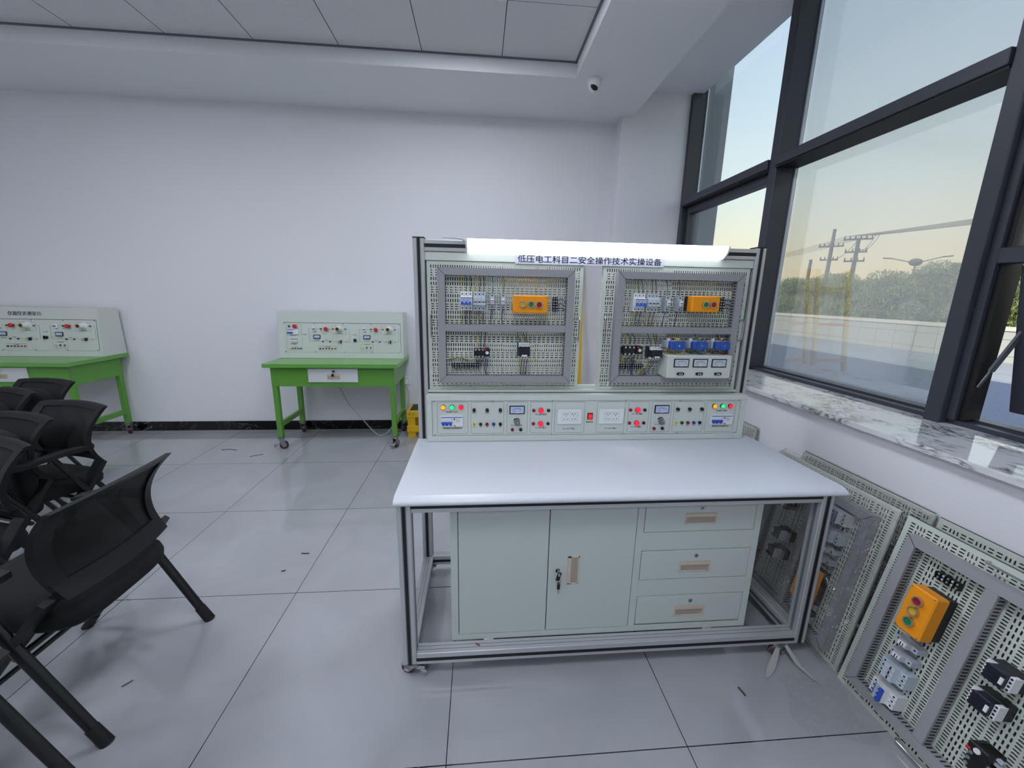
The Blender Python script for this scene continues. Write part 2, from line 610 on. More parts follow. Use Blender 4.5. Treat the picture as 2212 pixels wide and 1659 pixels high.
tl = MB()
tl.box(X0, TRX - .002, Y0, TRY - .002, ZT - .004, ZT + .001, M_TILEC)
struct('trim_3', tl)
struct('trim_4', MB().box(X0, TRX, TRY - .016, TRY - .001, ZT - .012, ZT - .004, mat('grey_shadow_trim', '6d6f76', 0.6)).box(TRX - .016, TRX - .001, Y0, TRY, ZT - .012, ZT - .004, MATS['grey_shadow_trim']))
struct('roof', MB().box(X0 - .2, 2.25, Y0 - .2, YW + .25, 3.5, 3.75, M_WINGW))

# ceiling light panels in the tile grid
def ceiling_light(x, y, label):
    t = thing('ceiling_light', label, 'ceiling light', (x, y, ZT - .004), 'square light panels in the ceiling tray')
    MB().box(x - .292, x + .292, y - .292, y + .292, ZT - .0075, ZT - .0045, M_PANEL).build('diffuser', t)
    fr = MB()
    for a, b in ((-.297, -.285), (.285, .297)):
        fr.box(x + a, x + b, y - .297, y + .297, ZT - .012, ZT - .0045, M_WHITE)
        fr.box(x - .285, x + .285, y + a, y + b, ZT - .012, ZT - .0045, M_WHITE)
    fr.build('frame', t)
ceiling_light(-0.128, 2.603, 'lit square light panel above the workbench at the top edge of the photo')
for i, (x, y) in enumerate(((-2.528, 2.003), (-0.128, 0.203), (-2.528, -.397), (-0.128, -2.197), (-4.928, 0.203), (-4.928, -2.797))):
    ceiling_light(x, y, 'lit square light panel in the tiled tray, %s' % ('over the row of black chairs', 'straight above the camera', 'behind the black chairs', 'at the rear right of the tray', 'at the far left of the tray', 'in the rear left corner of the tray')[i])

# dome camera under the soffit
t = thing('security_camera', 'small white dome camera with black eye under the soffit', 'security camera', (0.905, 3.515, ZS))
MB().cyl((0.905, 3.515, ZS), (0.905, 3.515, ZS - .022), 0.055, 0.054, M_WHITE, 24).build('base', t)
b = MB()
b.ball((0.905, 3.515, ZS - .022), 0.053, 0.053, 0.075, M_WHITE, 24, 16, 'down')
b.build('dome', t, angle=60)
e = MB(Matrix.Translation((0.893, 3.477, ZS - .068)) @ Matrix.Rotation(math.radians(-35), 4, 'X') @ Matrix.Rotation(math.radians(8), 4, 'Z'))
e.ball((0, 0, 0), 0.030, 0.012, 0.040, M_BLACK, 18, 12)
e.cyl((0, -.012, 0), (0, -.0135, 0), 0.012, 0.012, mat('dark_lens', '05060a', 0.05), 16)
e.build('eye', t, angle=60)

# ================================================================ WINDOWS
ZSILL = 0.953
MUL = [(4.085, 4.13), (2.80, 2.872), (1.512, 1.577), (0.222, 0.287), (-1.07, -1.005), (-2.36, -2.295), (-3.65, -3.585), (-4.94, -4.875)]
for i, (a, b_) in enumerate(MUL):
    mb = MB().box(XW, 2.165, a, b_, ZSILL, ZR, M_FRAME, 0.004).box(2.102, 2.165, a, b_, ZR, 3.52, M_FRAME)
    if i < 3:
        mb.box(2.135, 2.150, a - .010, a, ZSILL + .03, ZR + .1, mat('glazing_bead_painted_glint', 'c3ccd3', 0.3, 0.3))  # bead made pale: the glass edge's reflection is put into its colour
    struct('trim_%d' % (5 + i), mb)
ZTR0, ZTR1 = 2.337, 2.408
def window_bay(n, ya, yb, glass, opening=None):
    """bay between two mullions: transom, upper pane, lower pane or sash"""
    w_ = bpy.data.objects.new('window_%d' % n, None)
    COL.objects.link(w_)
    w_.location = (2.05, (ya + yb) / 2, ZSILL)
    w_['kind'] = 'structure'
    ORG[w_.name] = Vector(w_.location)
    fr = MB()
    fr.box(1.984, 2.15, ya, yb, ZTR0 + .012, ZTR1, M_FRAME, 0.003)
    fr.box(1.995, 2.15, ya, yb, ZTR0, ZTR0 + .012, M_GASKET)
    fr.box(2.045, 2.16, ya, yb, ZSILL, ZSILL + .020, M_FRAME, 0.002)
    fr.box(2.10, 2.16, ya, yb, ZSILL + .020, ZSILL + .030, M_FRAME)
    fr.box(2.12, 2.16, ya, yb, 3.48, 3.52, M_FRAME)
    fr.build('frame', w_)
    MB().box(2.150, 2.156, ya + .002, yb - .002, ZTR1, 3.48, glass).build('upper_pane', w_)
    if opening is None:
        MB().box(2.150, 2.156, ya + .002, yb - .002, ZSILL + .030, ZTR0, glass).build('lower_pane', w_)
    elif opening == 'closed':
        s_ = MB()
        for y0, y1 in ((ya, ya + .05), (yb - .05, yb)):
            s_.box(2.05, 2.13, y0, y1, ZSILL + .020, ZTR0, M_FRAME, 0.004)
        s_.box(2.05, 2.13, ya + .05, yb - .05, ZTR0 - .06, ZTR0, M_FRAME, 0.004)
        s_.box(2.05, 2.13, ya + .05, yb - .05, ZSILL + .020, ZSILL + .09, M_FRAME, 0.004)
        so = s_.build('sash', w_)
        MB().box(2.092, 2.098, ya + .05, yb - .05, ZSILL + .09, ZTR0 - .06, glass).build('sash_pane', so)
    else:
        f2 = MB()
        for y0, y1 in ((ya, ya + .03), (yb - .03, yb)):
            f2.box(2.03, 2.13, y0, y1, ZSILL + .020, ZTR0, M_FRAME, 0.003)
        for y0, y1 in ((ya + .03, ya + .045), (yb - .05, yb - .03)):
            f2.box(2.05, 2.13, y0, y1, ZSILL + .020, ZTR0, M_GASKET, 0.003)
        f2.box(2.03, 2.10, ya + .03, yb - .03, 1.62, 1.68, M_FRAME, 0.003)
        f2.build('sash_frame', w_)
        MB().box(2.07, 2.076, ya + .03, yb - .03, 1.68, ZTR0, glass).build('middle_pane', w_)
        # top-hung sash swung outwards at its foot
        ang = math.radians(-13)
        xf = Matrix.Translation((2.085, 0, 1.615)) @ Matrix.Rotation(ang, 4, 'Y')
        y0, y1 = ya + .05, yb - .085
        s_ = MB(xf)
        L = 0.60
        s_.box(-.02, .03, y0, y0 + .055, -L, 0, M_FRAME, 0.008)
        s_.box(-.02, .03, y1 - .055, y1, -L, 0, M_FRAME, 0.008)
        s_.box(-.02, .03, y0 + .05, y1 - .05, -.055, 0, M_FRAME, 0.005)
        s_.box(-.02, .03, y0 + .05, y1 - .05, -L, -L + .055, M_FRAME, 0.008)
        so = s_.build('open_sash', w_)
        MB(xf).box(.003, .009, y0 + .05, y1 - .05, -L + .05, -.05, glass).build('sash_pane', so)
        st = MB()
        p0, p1 = Vector((2.07, yb - .055, 1.125)), Vector((2.135, yb - .10, 1.36))
        st.bar(p0, p0.lerp(p1, .62), 0.005, 0.012, M_STEEL, (1, 0, 0))
        st.bar(p0.lerp(p1, .30), p1, 0.009, 0.024, mat('grey_stay_arm', '5c5f66', 0.5), (1, 0, 0))
        st.build('stay_arm', w_)
    return w_
for n in range(1, 8):  # bays past the third are unseen, added to let in daylight
    window_bay(n, MUL[n][1], MUL[n - 1][0], M_GLASS2 if n == 2 else M_GLASS, {1: 'closed', 3: 'open'}.get(n))

# ================================================================ OUTSIDE
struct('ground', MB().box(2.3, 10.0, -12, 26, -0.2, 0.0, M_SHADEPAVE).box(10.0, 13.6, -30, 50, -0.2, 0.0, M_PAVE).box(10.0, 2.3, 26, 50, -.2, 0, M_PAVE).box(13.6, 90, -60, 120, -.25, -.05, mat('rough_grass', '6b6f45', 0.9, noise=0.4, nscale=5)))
struct('wall_exterior', MB().box(2.2, 2.52, YW + .06, YW + .45, 0, 5.5, M_WINGW).box(-7, 2.2, YW + .25, YW + 9, 0, 3.75, M_WINGW))
struct('wall_exterior_rear', MB().box(-7, 2.1, Y0 - 8, Y0 - .25, 0, 3.75, M_WINGW))
bw = MB().box(13.5, 13.8, 3, 30, 0, 0.80, M_BTILE).box(13.44, 13.86, 3, 30, 0.80, 0.90, mat('coping_stone', 'cfcabd', 0.7))
tag(bw.build('boundary_wall'), 'long low cream tiled boundary wall across the yard outside the window', 'wall')

def tree(x, y, rx, ry, h, seed, label, n=12000):
    rnd = np.random.RandomState(seed)
    t = thing('tree', label, 'tree', (x, y, -.05), 'bushy trees beyond the boundary wall')
    tr = MB()
    tr.tube([(x, y, -.05), (x + .1, y, h * .35), (x - .1, y + .1, h * .7)], [.14, .10, .04], M_BARK)
    tr.build('trunk', t)
    k = 40
    ca = rnd.uniform(0, 2 * math.pi, k)
    cr_ = np.sqrt(rnd.uniform(0, 1, k)) * .75
    cz = rnd.uniform(.12, .86, k)
    cx = x + np.cos(ca) * cr_ * rx * (1.1 - .5 * cz)
    cy = y + np.sin(ca) * cr_ * ry * (1.1 - .5 * cz)
    idx = rnd.randint(0, k, n)
    d = rnd.normal(size=(n, 3))
    d /= np.linalg.norm(d, axis=1)[:, None]
    d *= (rnd.uniform(0.55, 1.0, n) ** .5)[:, None]
    R = .22 + .2 * rnd.uniform(size=k)
    c = np.stack([cx[idx], cy[idx], cz[idx] * h], 1) + d * np.stack([R[idx] * rx, R[idx] * ry, R[idx] * h * .40], 1)
    c[:, 2] = np.clip(c[:, 2], 0.05, None)
    a = rnd.normal(size=(n, 3)); a[:, 2] -= 0.9; a /= np.linalg.norm(a, axis=1)[:, None]
    b_ = np.cross(a, rnd.normal(size=(n, 3))); b_ /= np.linalg.norm(b_, axis=1)[:, None]
    ln = rnd.uniform(.07, .17, n)[:, None]; wd = rnd.uniform(.014, .030, n)[:, None]
    vs = np.stack([c - b_ * wd, c + a * ln, c + b_ * wd, c - a * ln], 1).reshape(-1, 3)
    mb = MB()
    mats = rnd.choice(3, n, p=(.45, .3, .25))
    for q in range(3):
        sel = np.where(mats == q)[0]
        vv = vs.reshape(n, 4, 3)[sel].reshape(-1, 3)
        mb.add([tuple(v) for v in vv], [(4 * i, 4 * i + 1, 4 * i + 2, 4 * i + 3) for i in range(len(sel))], M_LEAF[q])
    mb.build('foliage', t)
TREES = [(26, 34.5, 2.4, 2.6, 3.5, 'pale willow tree seen at the left edge of the big pane'),
         (25, 30.2, 2.2, 2.4, 3.4, 'willow tree behind the transformer pole'),
         (26, 28.0, 2.3, 2.2, 3.6, 'small round tree between the two tall power poles'),
         (25, 25.2, 2.4, 2.4, 3.0, 'low bushy tree right of the power poles'),
         (25, 22.6, 2.6, 2.6, 3.4, 'dense green tree left of the street lamp'),
         (25, 19.9, 2.6, 2.5, 3.7, 'tree with a tall crown below the street lamp'),
         (25, 17.6, 2.4, 2.4, 3.2, 'yellowish tree seen beside the open casement'),
         (24, 14.6, 2.4, 2.6, 3.2, 'tree seen through the open window at the right'),
         (29, 22.0, 2.5, 4.0, 3.2, 'dark tree filling the gap behind the front row'),
         (30, 31.0, 2.5, 5.0, 3.3, 'dark tree behind the leftmost willow'),
         (30, 27.0, 2.5, 4.0, 3.1, 'dark bushy tree behind the transformer pole'),
         (28, 17.8, 2.4, 3.5, 3.2, 'dark tree behind the yellowish tree')]
for i, (x, y, rx, ry, h, lab) in enumerate(TREES):
    tree(x, y, rx, ry, h, 11 + i, lab)

def power_pole(x, y, h, arms, label):
    t = thing('power_pole', label, 'power pole', (x, y, -.05), 'power poles outside the window')
    MB().cyl((x, y, -.05), (x, y, h), .19, .12, M_POLE, 12).build('pole', t)
    for z, half, ins, skew in arms:
        m = MB()
        d = Vector((-.78, .62 + skew, 0)).normalized()      # across the line of wires, seen nearly face-on
        m.bar(Vector((x - .15, y - .1, z)) - d * half, Vector((x - .15, y - .1, z)) + d * half, .10, .12, M_POLE)
        a = m.build('crossarm', t)
        for k in range(ins):
            p = Vector((x - .15, y - .1, z + .06)) + d * half * (2 * k / (ins - 1) - 1) * .92
            MB().cyl(p, p + Vector((0, 0, .20)), .05, .03, M_BLACK, 8).build('insulator', a)
    return t
power_pole(30, 33.5, 7.4, ((6.0, .85, 6, 0), (4.9, .62, 5, 0)), 'tallest concrete power pole with two crossarms outside the window')
power_pole(28, 29.0, 6.05, ((5.95, .85, 6, 0), (5.05, .65, 4, 0), (4.4, .6, 4, 0)), 'concrete power pole with three crossarms right of the tallest pole')
power_pole(30, 35.5, 5.1, ((2.5, 1.0, 3, 0),), 'short bare pole beside the transformer, leftmost of the poles')
t = thing('pole_transformer', 'small transformer platform slung between the leftmost pole and the tallest pole', 'transformer', (29.5, 34.4, 2.55))
MB().box(29.3, 29.6, 33.2, 35.7, 2.45, 2.55, M_POLE).build('platform', t)
m = MB()
for k in range(3):
    m.cyl((29.5, 34.0 + k * .33, 2.55), (29.5, 34.0 + k * .33, 3.1), .12, .08, M_BLACK, 8)
m.build('bushing', t)
d = Vector((-.78, .62, 0)).normalized()
for k in range(6):
    off = .78 * (2 * k / 5 - 1)
    a = Vector((30 - .15, 33.4, 6.22)) + d * off
    b_ = Vector((28 - .15, 28.9, 6.18)) + d * off
    e0 = Vector((40, 54.0, 6.95 + .06 * k)) + d * off
    e1 = Vector((20, 15.2, 4.62 + .035 * k)) + d * off * .2
    m = MB()
    m.tube(arc_pts(e0, a, .1, 6) + arc_pts(a, b_, .04, 4)[1:] + arc_pts(b_, e1, .02, 8)[1:], .014, M_POLE, 5)
    tag(m.build('overhead_wire'), 'thin overhead wire strung along the tops of the power poles', 'wire', 'overhead wires on the power poles')
for k, (p0, p1) in enumerate((((28, 29, 6), (30, 33.2, 4.9)), ((27.5, 27.2, 6.1), (28, 28.7, 5.2)), ((27.2, 26.6, 6.05), (28, 28.6, 5.15)))):
    tag(MB().tube(arc_pts(p0, p1, .35, 8), .018, M_BLACK, 5).build('drop_wire'), ('slack wire hanging between the two tall power poles', 'upper looping wire right of the three-armed pole', 'lower looping wire right of the three-armed pole')[k], 'wire')
t = thing('street_lamp', 'two-armed street lamp rising above the trees', 'street lamp', (45, 39.55, -.05))
MB().cyl((45, 39.55, -.05), (45, 39.55, 5.5), .10, .07, M_POLE, 10).build('pole', t)
d = Vector((-.68, .73, 0))
for sgn in (1, -1):
    m = MB()
    e = Vector((45, 39.55, 5.45)) + d * 1.9 * sgn + Vector((0, 0, .55))
    m.tube([(45, 39.55, 5.45), e], .05, M_POLE, 6)
    m.bar(e, e + d * .7 * sgn + Vector((0, 0, .06)), .3, .12, M_POLE)
    m.build('arm', t)
m = MB()
m.ball((45, 39.55, 5.55), .55, .55, .38, M_POLE, 14, 8)
m.build('lamp_bowl', t)

# ================================================================ WORKBENCH
def caster(mb_parent, x, y, ztop, wr=0.036, name='caster', brake=None, yaw=0.0):
    """swivel caster as a part with wheel and fork below it"""
    T = Matrix.Translation((x, y, 0)) @ Matrix.Rotation(yaw, 4, 'Z')
    c = MB(T)
    c.box(-.032, .032, -.032, .032, ztop - .004, ztop, M_STEEL)
    c.cyl((0, 0, ztop - .022), (0, 0, ztop - .004), .024, .026, M_STEEL, 16)
    for sx in (-1, 1):
        c.prism([(-.020, ztop - .020), (.020, ztop - .020), (.032, wr - .008), (.012, wr - .014), (-.012, wr + .01)], sx * .019 - .0015, sx * .019 + .0015, 'x', M_STEEL)
    o = c.build(name, mb_parent)
    wm = MB(T)
    wm.cyl((-.0135, .016, wr), (.0135, .016, wr), wr, wr, M_WHEEL, 24)
    wm.cyl((-.016, .016, wr), (.016, .016, wr), wr * .62, wr * .62, mat('grey_wheel_hub', '77777c', 0.5), 18)
    wm.cyl((-.024, .016, wr), (.024, .016, wr), .006, .006, M_CHROME, 10)
    wm.build('wheel', o)
    if brake is not None:
        b = MB(T)
        b.box(-.020, .020, -.058, -.018, wr + .006, wr + .024, M_CHROME, .003)
        b.box(-.022, .022, -.066, -.040, wr - .004, wr + .012, M_CHROME, .003)
        b.build('brake_pedal', o)
    return o

wb = thing('workbench', 'white-topped electrical training workbench with aluminium frame in the centre', 'workbench', (0.532, 1.6, 0))
LX0, LX1, LY0 = -.290, 1.367, 1.297
PY0, PY1 = 1.885, 1.935
PX0, PX1 = -.293, 1.362
def profile_v(name, x, y, z0, z1, faces='f'):
    """upright aluminium extrusion with black cover strips"""
    m = MB().box(x, x + .05, y, y + .05, z0, z1, M_ALU, 0.0025)
    for o in (.0165, .0335):
        m.box(x + o - .0008, x + o + .0008, y - .0004, y + .002, z0, z1, mat('profile_groove', '55585c', 0.5))
    p = m.build(name, wb)
    s_ = MB()
    if 'f' in faces: s_.box(x + .0185, x + .0315, y - .0006, y + .003, z0, z1, M_SLOT)
    if 'i' in faces:
        s_.box(x + .047, x + .0506, y + .0185, y + .0315, z0, z1, mat('open_slot_shadow', '6c7074', 0.6))
    if 'o' in faces:
        s_.box(x - .0006, x + .003, y + .0185, y + .0315, z0, z1, MATS['open_slot_shadow'])
    s_.build('slot_strip', p, 'black slot strip')
    return p
M_GROOVE = mat('profile_groove', '55585c', 0.5)
mat('open_slot_shadow', '6c7074', 0.6)
profile_v('front_leg', LX0, LY0, .057, .737, 'fi')
profile_v('front_leg', LX1 - .05, LY0, .057, .737, 'fo')
profile_v('upright_post', PX0, PY0, .057, 1.703, 'fi')
profile_v('upright_post', PX1 - .05, PY0, .057, 1.703, 'fo')
for x in (PX0, PX1 - .05):
    MB().box(x - .001, x + .051, PY0 - .001, PY1 + .001, 1.703, 1.707, M_BLACK).build('post_cap', wb)
def rail_x(name, y, z0, z1, strip, x0=LX0 + .05, x1=LX1 - .05):
    p = MB().box(x0, x1, y, y + .05, z0, z1, M_ALU, 0.002)
    p.box(x0, x1, y + .0165, y + .018, z1 - .002, z1 + .0004, M_GROOVE)
    p.box(x0, x1, y + .032, y + .0335, z1 - .002, z1 + .0004, M_GROOVE)
    o = p.build(name, wb)
    MB().box(x0, x1, y - .0006, y + .003, strip[0], strip[1], M_SLOT).build('slot_strip', o, 'black slot strip')
    return o
rail_x('front_top_rail', LY0, .706, .737, (.7225, .7325))
rail_x('front_bottom_rail', LY0, .057, .108, (.0725, .0865))
rail_x('back_bottom_rail', PY0, .057, .108, (.0725, .0865), PX0 + .05, PX1 - .05)
rail_x('back_top_rail', PY0, .690, .737, (.705, .718), PX0 + .05, PX1 - .05)
for x in (LX0, LX1 - .05):
    for z0, z1 in ((.057, .108), (.706, .737)):
        m = MB().box(x, x + .05, LY0 + .05, PY0, z0, z1, M_ALU, 0.002)
        for o in (.018, .031):
            m.box(x + o, x + o + .0014, LY0 + .05, PY0, z1 - .002, z1 + .0004, M_GROOVE)
        m.box(x - .0006, x + .0506, LY0 + .05, PY0, (z0 + z1) / 2 - .006, (z0 + z1) / 2 + .006, M_GROOVE)
        m.build('side_rail', wb)
for x in (.02, .94):
    MB().box(x, x + .04, LY0 + .052, PY0, .068, .1078, M_ALU, 0.002).build('cabinet_bearer', wb)
# tabletop with rounded front nose
tp = MB()
TX0, TX1, TF, TB = -.297, 1.402, 1.281, 1.884
prof = [(TB, .737), (TB, .767), (TF + .032, .767), (TF + .028, .7665), (TF + .009, .7590), (TF + .004, .7555), (TF + .001, .751), (TF, .747), (TF + .001, .743), (TF + .004, .7392), (TF + .010, .737)]
tp.prism(prof, TX0, TX1, 'x', M_TABLE)
tp.bev = True
tp.build('tabletop', wb)
for k, (x, y) in enumerate(((LX0 + .030, LY0 + .028), (LX1 - .105, LY0 + .025), (PX0 + .03, PY0 + .01), (PX1 - .06, PY0 + .01))):
    caster(wb, x, y, .057, 0.0255, brake=1 if k < 2 else None, yaw=(math.radians(75), math.radians(120), 0.3, 1.2)[k])
# top cross rail, header plate, slide rails
rail_x('top_cross_rail', PY0, 1.648, 1.697, (1.664, 1.680), PX0 + .05, PX1 - .05)
MB().box(PX0 + .05, PX1 - .05, 1.892, 1.93, 1.609, 1.647, M_PALE2, .002).build('header_plate', wb)
MB().box(PX0 + .05, PX1 - .05, 1.888, 1.935, 1.000, 1.012, M_PALE2, .001).box(PX0 + .05, PX1 - .05, 1.915, 1.935, 1.012, 1.030, M_PALE2).box(PX0 + .05, PX1 - .05, 1.925, 1.928, .97, 1.0, M_PALE2).build('bottom_slide_rail', wb)
m = MB()
for x in (-.2405, 1.308):
    m.cyl((x, 1.905, 1.012), (x, 1.905, 1.609), .0035, .0035, mat('dark_rod', '50504e', 0.5), 8)
m.build('edge_rod', wb)
sg = MB().box(.163, .866, 1.8902, 1.8922, 1.604, 1.642, mat('white_paper_strip', 'c2c5d6', 0.6))
so = sg.build('sign_strip', wb, 'white paper strip with grey characters')
lt = MB()
for o in (-.0007, 0, .0007):
    text_mesh('低压电工科目二安全操作技术实操设备', .0345, lt, M_GINK, (.5145 + o, 1.8899 - abs(o) * .1, 1.6235 + o * .5), sx=1.16)
lt.build('lettering', so)

# batten lamp on the cross rail
lp = thing('batten_lamp', 'long lit white batten lamp across the top of the workbench', 'lamp', (.56, 1.86, 1.647))
prof = [(1.884, 1.646), (1.884, 1.701), (1.846, 1.701)]
for i in range(9):
    t_ = i / 8
    prof.append((1.840 + .042 * t_ - .008 * math.sin(math.pi * t_), 1.698 - .052 * t_ - .004 * math.sin(math.pi * t_)))
MB().prism(prof, -.052, 1.145, 'x', M_LAMP).build('lit_cover', lp)
e = MB()
for x in (-.060, 1.145):
    e.prism(prof, x, x + .008, 'x', M_WHITE)
e.build('end_cap', lp)
MB().tube([(-.058, 1.875, 1.690), (-.075, 1.865, 1.700), (-.10, 1.87, 1.704), (-.16, 1.885, 1.7075)], .003, M_LGREY, 6).build('lead_wire', lp)

# ---------------------------------------------------------------- control console on the tabletop
CX, CZ = -.245, .767
CYF = 1.835
cs = thing('control_console', 'long grey power console with meters, sockets and lit lamps standing on the white tabletop', 'control console', (.55, 1.86, .767))
b = MB()
x0, x1, z0, z1 = -.246, 1.340, .768, .998
b.box(x0 + .0004, x1 - .0004, CYF + .0138, 1.882, z0, z1 - .0004, M_PALE2, .0015)
b.box(x0, -.222, CYF, CYF + .014, .7955, .9715, M_PALE2)
b.box(1.312, x1, CYF, CYF + .014, .7955, .9715, M_PALE2)
b.box(x0, x1, CYF, CYF + .014, z0, .7955, M_PALE2, .0015)
b.box(x0, x1, CYF, CYF + .014, .9715, z1, M_PALE2, .0015)
b.build('housing', cs)
FY = CYF + .006
fp = MB().box(-.221, 1.311, FY, FY + .008, .797, .970, M_PALE2, .0008)
def frame_line(m, u0, u1, v0, v1, y, th=.0011, r=.007, org=(CX, CZ), mt=None):
    """thin printed rounded rectangle"""
    mt = mt or M_LINE
    ou, ov = org
    pts = []
    for cu_, cv_, a0 in ((u1 - r, v1 - r, 0), (u0 + r, v1 - r, 90), (u0 + r, v0 + r, 180), (u1 - r, v0 + r, 270)):
        for k in range(4):
            a = math.radians(a0 + 30 * k)
            pts.append((cu_ + r * math.cos(a), cv_ + r * math.sin(a), math.cos(a), math.sin(a)))
    n = len(pts)
    vs = [(ou + p[0] + p[2] * th / 2, y, ov + p[1] + p[3] * th / 2) for p in pts] + [(ou + p[0] - p[2] * th / 2, y, ov + p[1] - p[3] * th / 2) for p in pts]
    m.add(vs, [(i, (i + 1) % n, n + (i + 1) % n, n + i) for i in range(n)], mt)
groups = [(.047, .192), (.207, .364), (.380, .479), (.494, .599), (.613, .761), (.822, .963), (.980, 1.084), (1.099, 1.199), (1.213, 1.370), (1.384, 1.534)]
for u0, u1 in groups:
    frame_line(fp, u0, u1, .039, .196, FY - .0004)
for u in (.034, .31, .60, .965, 1.24, 1.545):
    for v in (.033, .200):
        fp.cyl((CX + u, FY - .002, CZ + v), (CX + u, FY, CZ + v), .0034, .0034, M_CHROME, 10)
fpo = fp.build('faceplate', cs)
def disc(name, u, v, r, h, m, parent, rim=None, org=(CX, CZ), y=None, label=None):
    yy = FY if y is None else y
    b_ = MB()
    x, z = org[0] + u, org[1] + v
    if rim:
        b_.ring((x, yy, z), (0, -1, 0), r * .82, r * 1.12, h * .6, rim, 18)
    b_.cyl((x, yy, z), (x, yy - h * .75, z), r, r, m, 18)
    b_.cyl((x, yy - h * .75, z), (x, yy - h, z), r, r * .72, m, 18)
    return b_.build(name, parent, label)
def jack(name, u, v, m, r=.0080, org=(CX, CZ), y=None, parent=None):
    yy = FY if y is None else y
    x, z = org[0] + u, org[1] + v
    b_ = MB()
    b_.ring((x, yy, z), (0, -1, 0), r * .38, r, .006, m, 16)
    b_.cyl((x, yy - .001, z), (x, yy - .0016, z), r * .42, r * .42, M_SEAM, 10)
    return b_.build(name, parent or cs)
M_JR = mat('dark_red_plastic', '8c1c1c', 0.4)
M_JG = mat('dark_green_plastic', '1c4a33', 0.4)
M_JB = mat('jack_blue_plastic', '1e4a9c', 0.4)
M_JY = mat('pale_yellow_plastic', 'e6cf4a', 0.4)
def lamp_row(us, v, r=.0105):
    for u, m, c in zip(us, (M_LED_Y, M_LED_G, M_LED_R), ('amber', 'green', 'red')):
        disc('indicator_lamp', u, v, r, .012, m, cs, M_BLACK, label='lit %s indicator lamp' % c)
lamp_row((.076, .118, .160), .172)
lamp_row((1.421, 1.463, 1.505), .173)
def breaker_flush(u0, u1, v0, v1):
    """residual current breaker showing through the console face"""
    x0_, x1_, z0_, z1_ = CX + u0, CX + u1, CZ + v0, CZ + v1
    b_ = MB().box(x0_, x1_, FY - .010, FY + .004, z0_, z1_, M_WHITE, .002)
    w_ = x1_ - x0_
    b_.box(x0_ + .002, x1_ - .003, FY - .0105, FY - .009, z1_ - .008, z1_ - .004, mat('blue_print', '3f63b5', 0.5))
    b_.box(x0_ + w_ * .50, x0_ + w_ * .508, FY - .0104, FY - .009, z0_ + .002, z1_ - .009, M_LINE)
    b_.box(x0_ + w_ * .58, x0_ + w_ * .64, FY - .012, FY - .009, z1_ - .018, z1_ - .012, M_DKNAVY)
    b_.box(x0_ + w_ * .60, x0_ + w_ * .67, FY - .012, FY - .009, z0_ + .002, z0_ + .009, mat('test_button_orange', 'e0683a', 0.4))
    for k in range(3):
        b_.box(x0_ + w_ * .68, x0_ + w_ * .86, FY - .0104, FY - .009, z1_ - .016 - k * .006, z1_ - .0148 - k * .006, M_GINK)
    o = b_.build('breaker', cs)
    tg = MB()
    tg.box(x0_ + .002, x0_ + w_ * .50, FY - .024, FY - .009, z0_ + .018, z0_ + .026, M_BLUE, .002)
    for k in range(3):
        a = x0_ + .006 + k * w_ * .165
        tg.box(a, a + .010, FY - .019, FY - .009, z0_ + .009, z0_ + .022, M_BLUE, .001)
    tg.build('toggle', o, 'blue breaker toggle')
breaker_flush(.065, .169, .076, .130)
breaker_flush(1.409, 1.522, .077, .128)
for us in ((.222, .284, .347), (1.231, 1.293, 1.356)):
    for u in us:
        disc('fuse_holder', u, .158, .0083, .014, M_BLACK, cs)
for us in ((.222, .253, .284, .316, .348), (1.230, 1.261, 1.292, 1.323, 1.354)):
    for u, m in zip(us, (M_JY, M_JG, M_JR, M_JB, M_BLACK)):
        jack('terminal_jack', u, .0865, m)
def meter(name, parent, x0_, x1_, z0_, z1_, y, face, fr=.005, deep=.006):
    b_ = MB().box(x0_, x1_, y - deep, y, z0_, z1_, M_BLACK, .0015)
    o = b_.build(name, parent)
    f = MB().box(x0_ + fr, x1_ - fr, y - deep - .0006, y - deep + .001, z0_ + fr, z1_ - fr * .8, face)
    cx_, cz_ = (x0_ + x1_) / 2, z0_ + fr + (z1_ - z0_) * .06
    R = (x1_ - x0_) * .33
    pts = []
    for k in range(13):
        a = math.radians(35 + 110 * k / 12)
        pts.append((cx_ + R * math.cos(a), y - deep - .001, cz_ + R * math.sin(a) * .86))
    for a, b2 in zip(pts, pts[1:]):
        f.bar(a, b2, .0009, .0006, M_INK, (0, 1, 0))
    for k in range(0, 13, 2):
        p = pts[k]
        f.bar(p, (p[0] + (p[0] - cx_) * .16, p[1], p[2] + (p[2] - cz_) * .16), .0008, .0006, M_INK, (0, 1, 0))
    f.bar((cx_, y - deep - .001, cz_), (cx_ - R * .82, y - deep - .001, cz_ + R * .35), .0008, .0006, M_INK, (0, 1, 0))
    f.prism([(cx_ - R * .4, z0_ + fr), (cx_ + R * .4, z0_ + fr), (cx_ + R * .2, z0_ + fr + .006), (cx_ - R * .2, z0_ + fr + .006)], y - deep - .0012, y - deep - .0004, 'y', M_WHITE)
    f.build('dial_face', o, 'pale dial with black scale and needle')
    return o
meter('voltmeter', cs, CX + .391, CX + .465, CZ + .137, CZ + .178, FY, M_LCD)
meter('voltmeter', cs, CX + 1.112, CX + 1.187, CZ + .136, CZ + .179, FY, M_LCD)
M_KNOB = mat('grey_knob', '6f7273', 0.5)
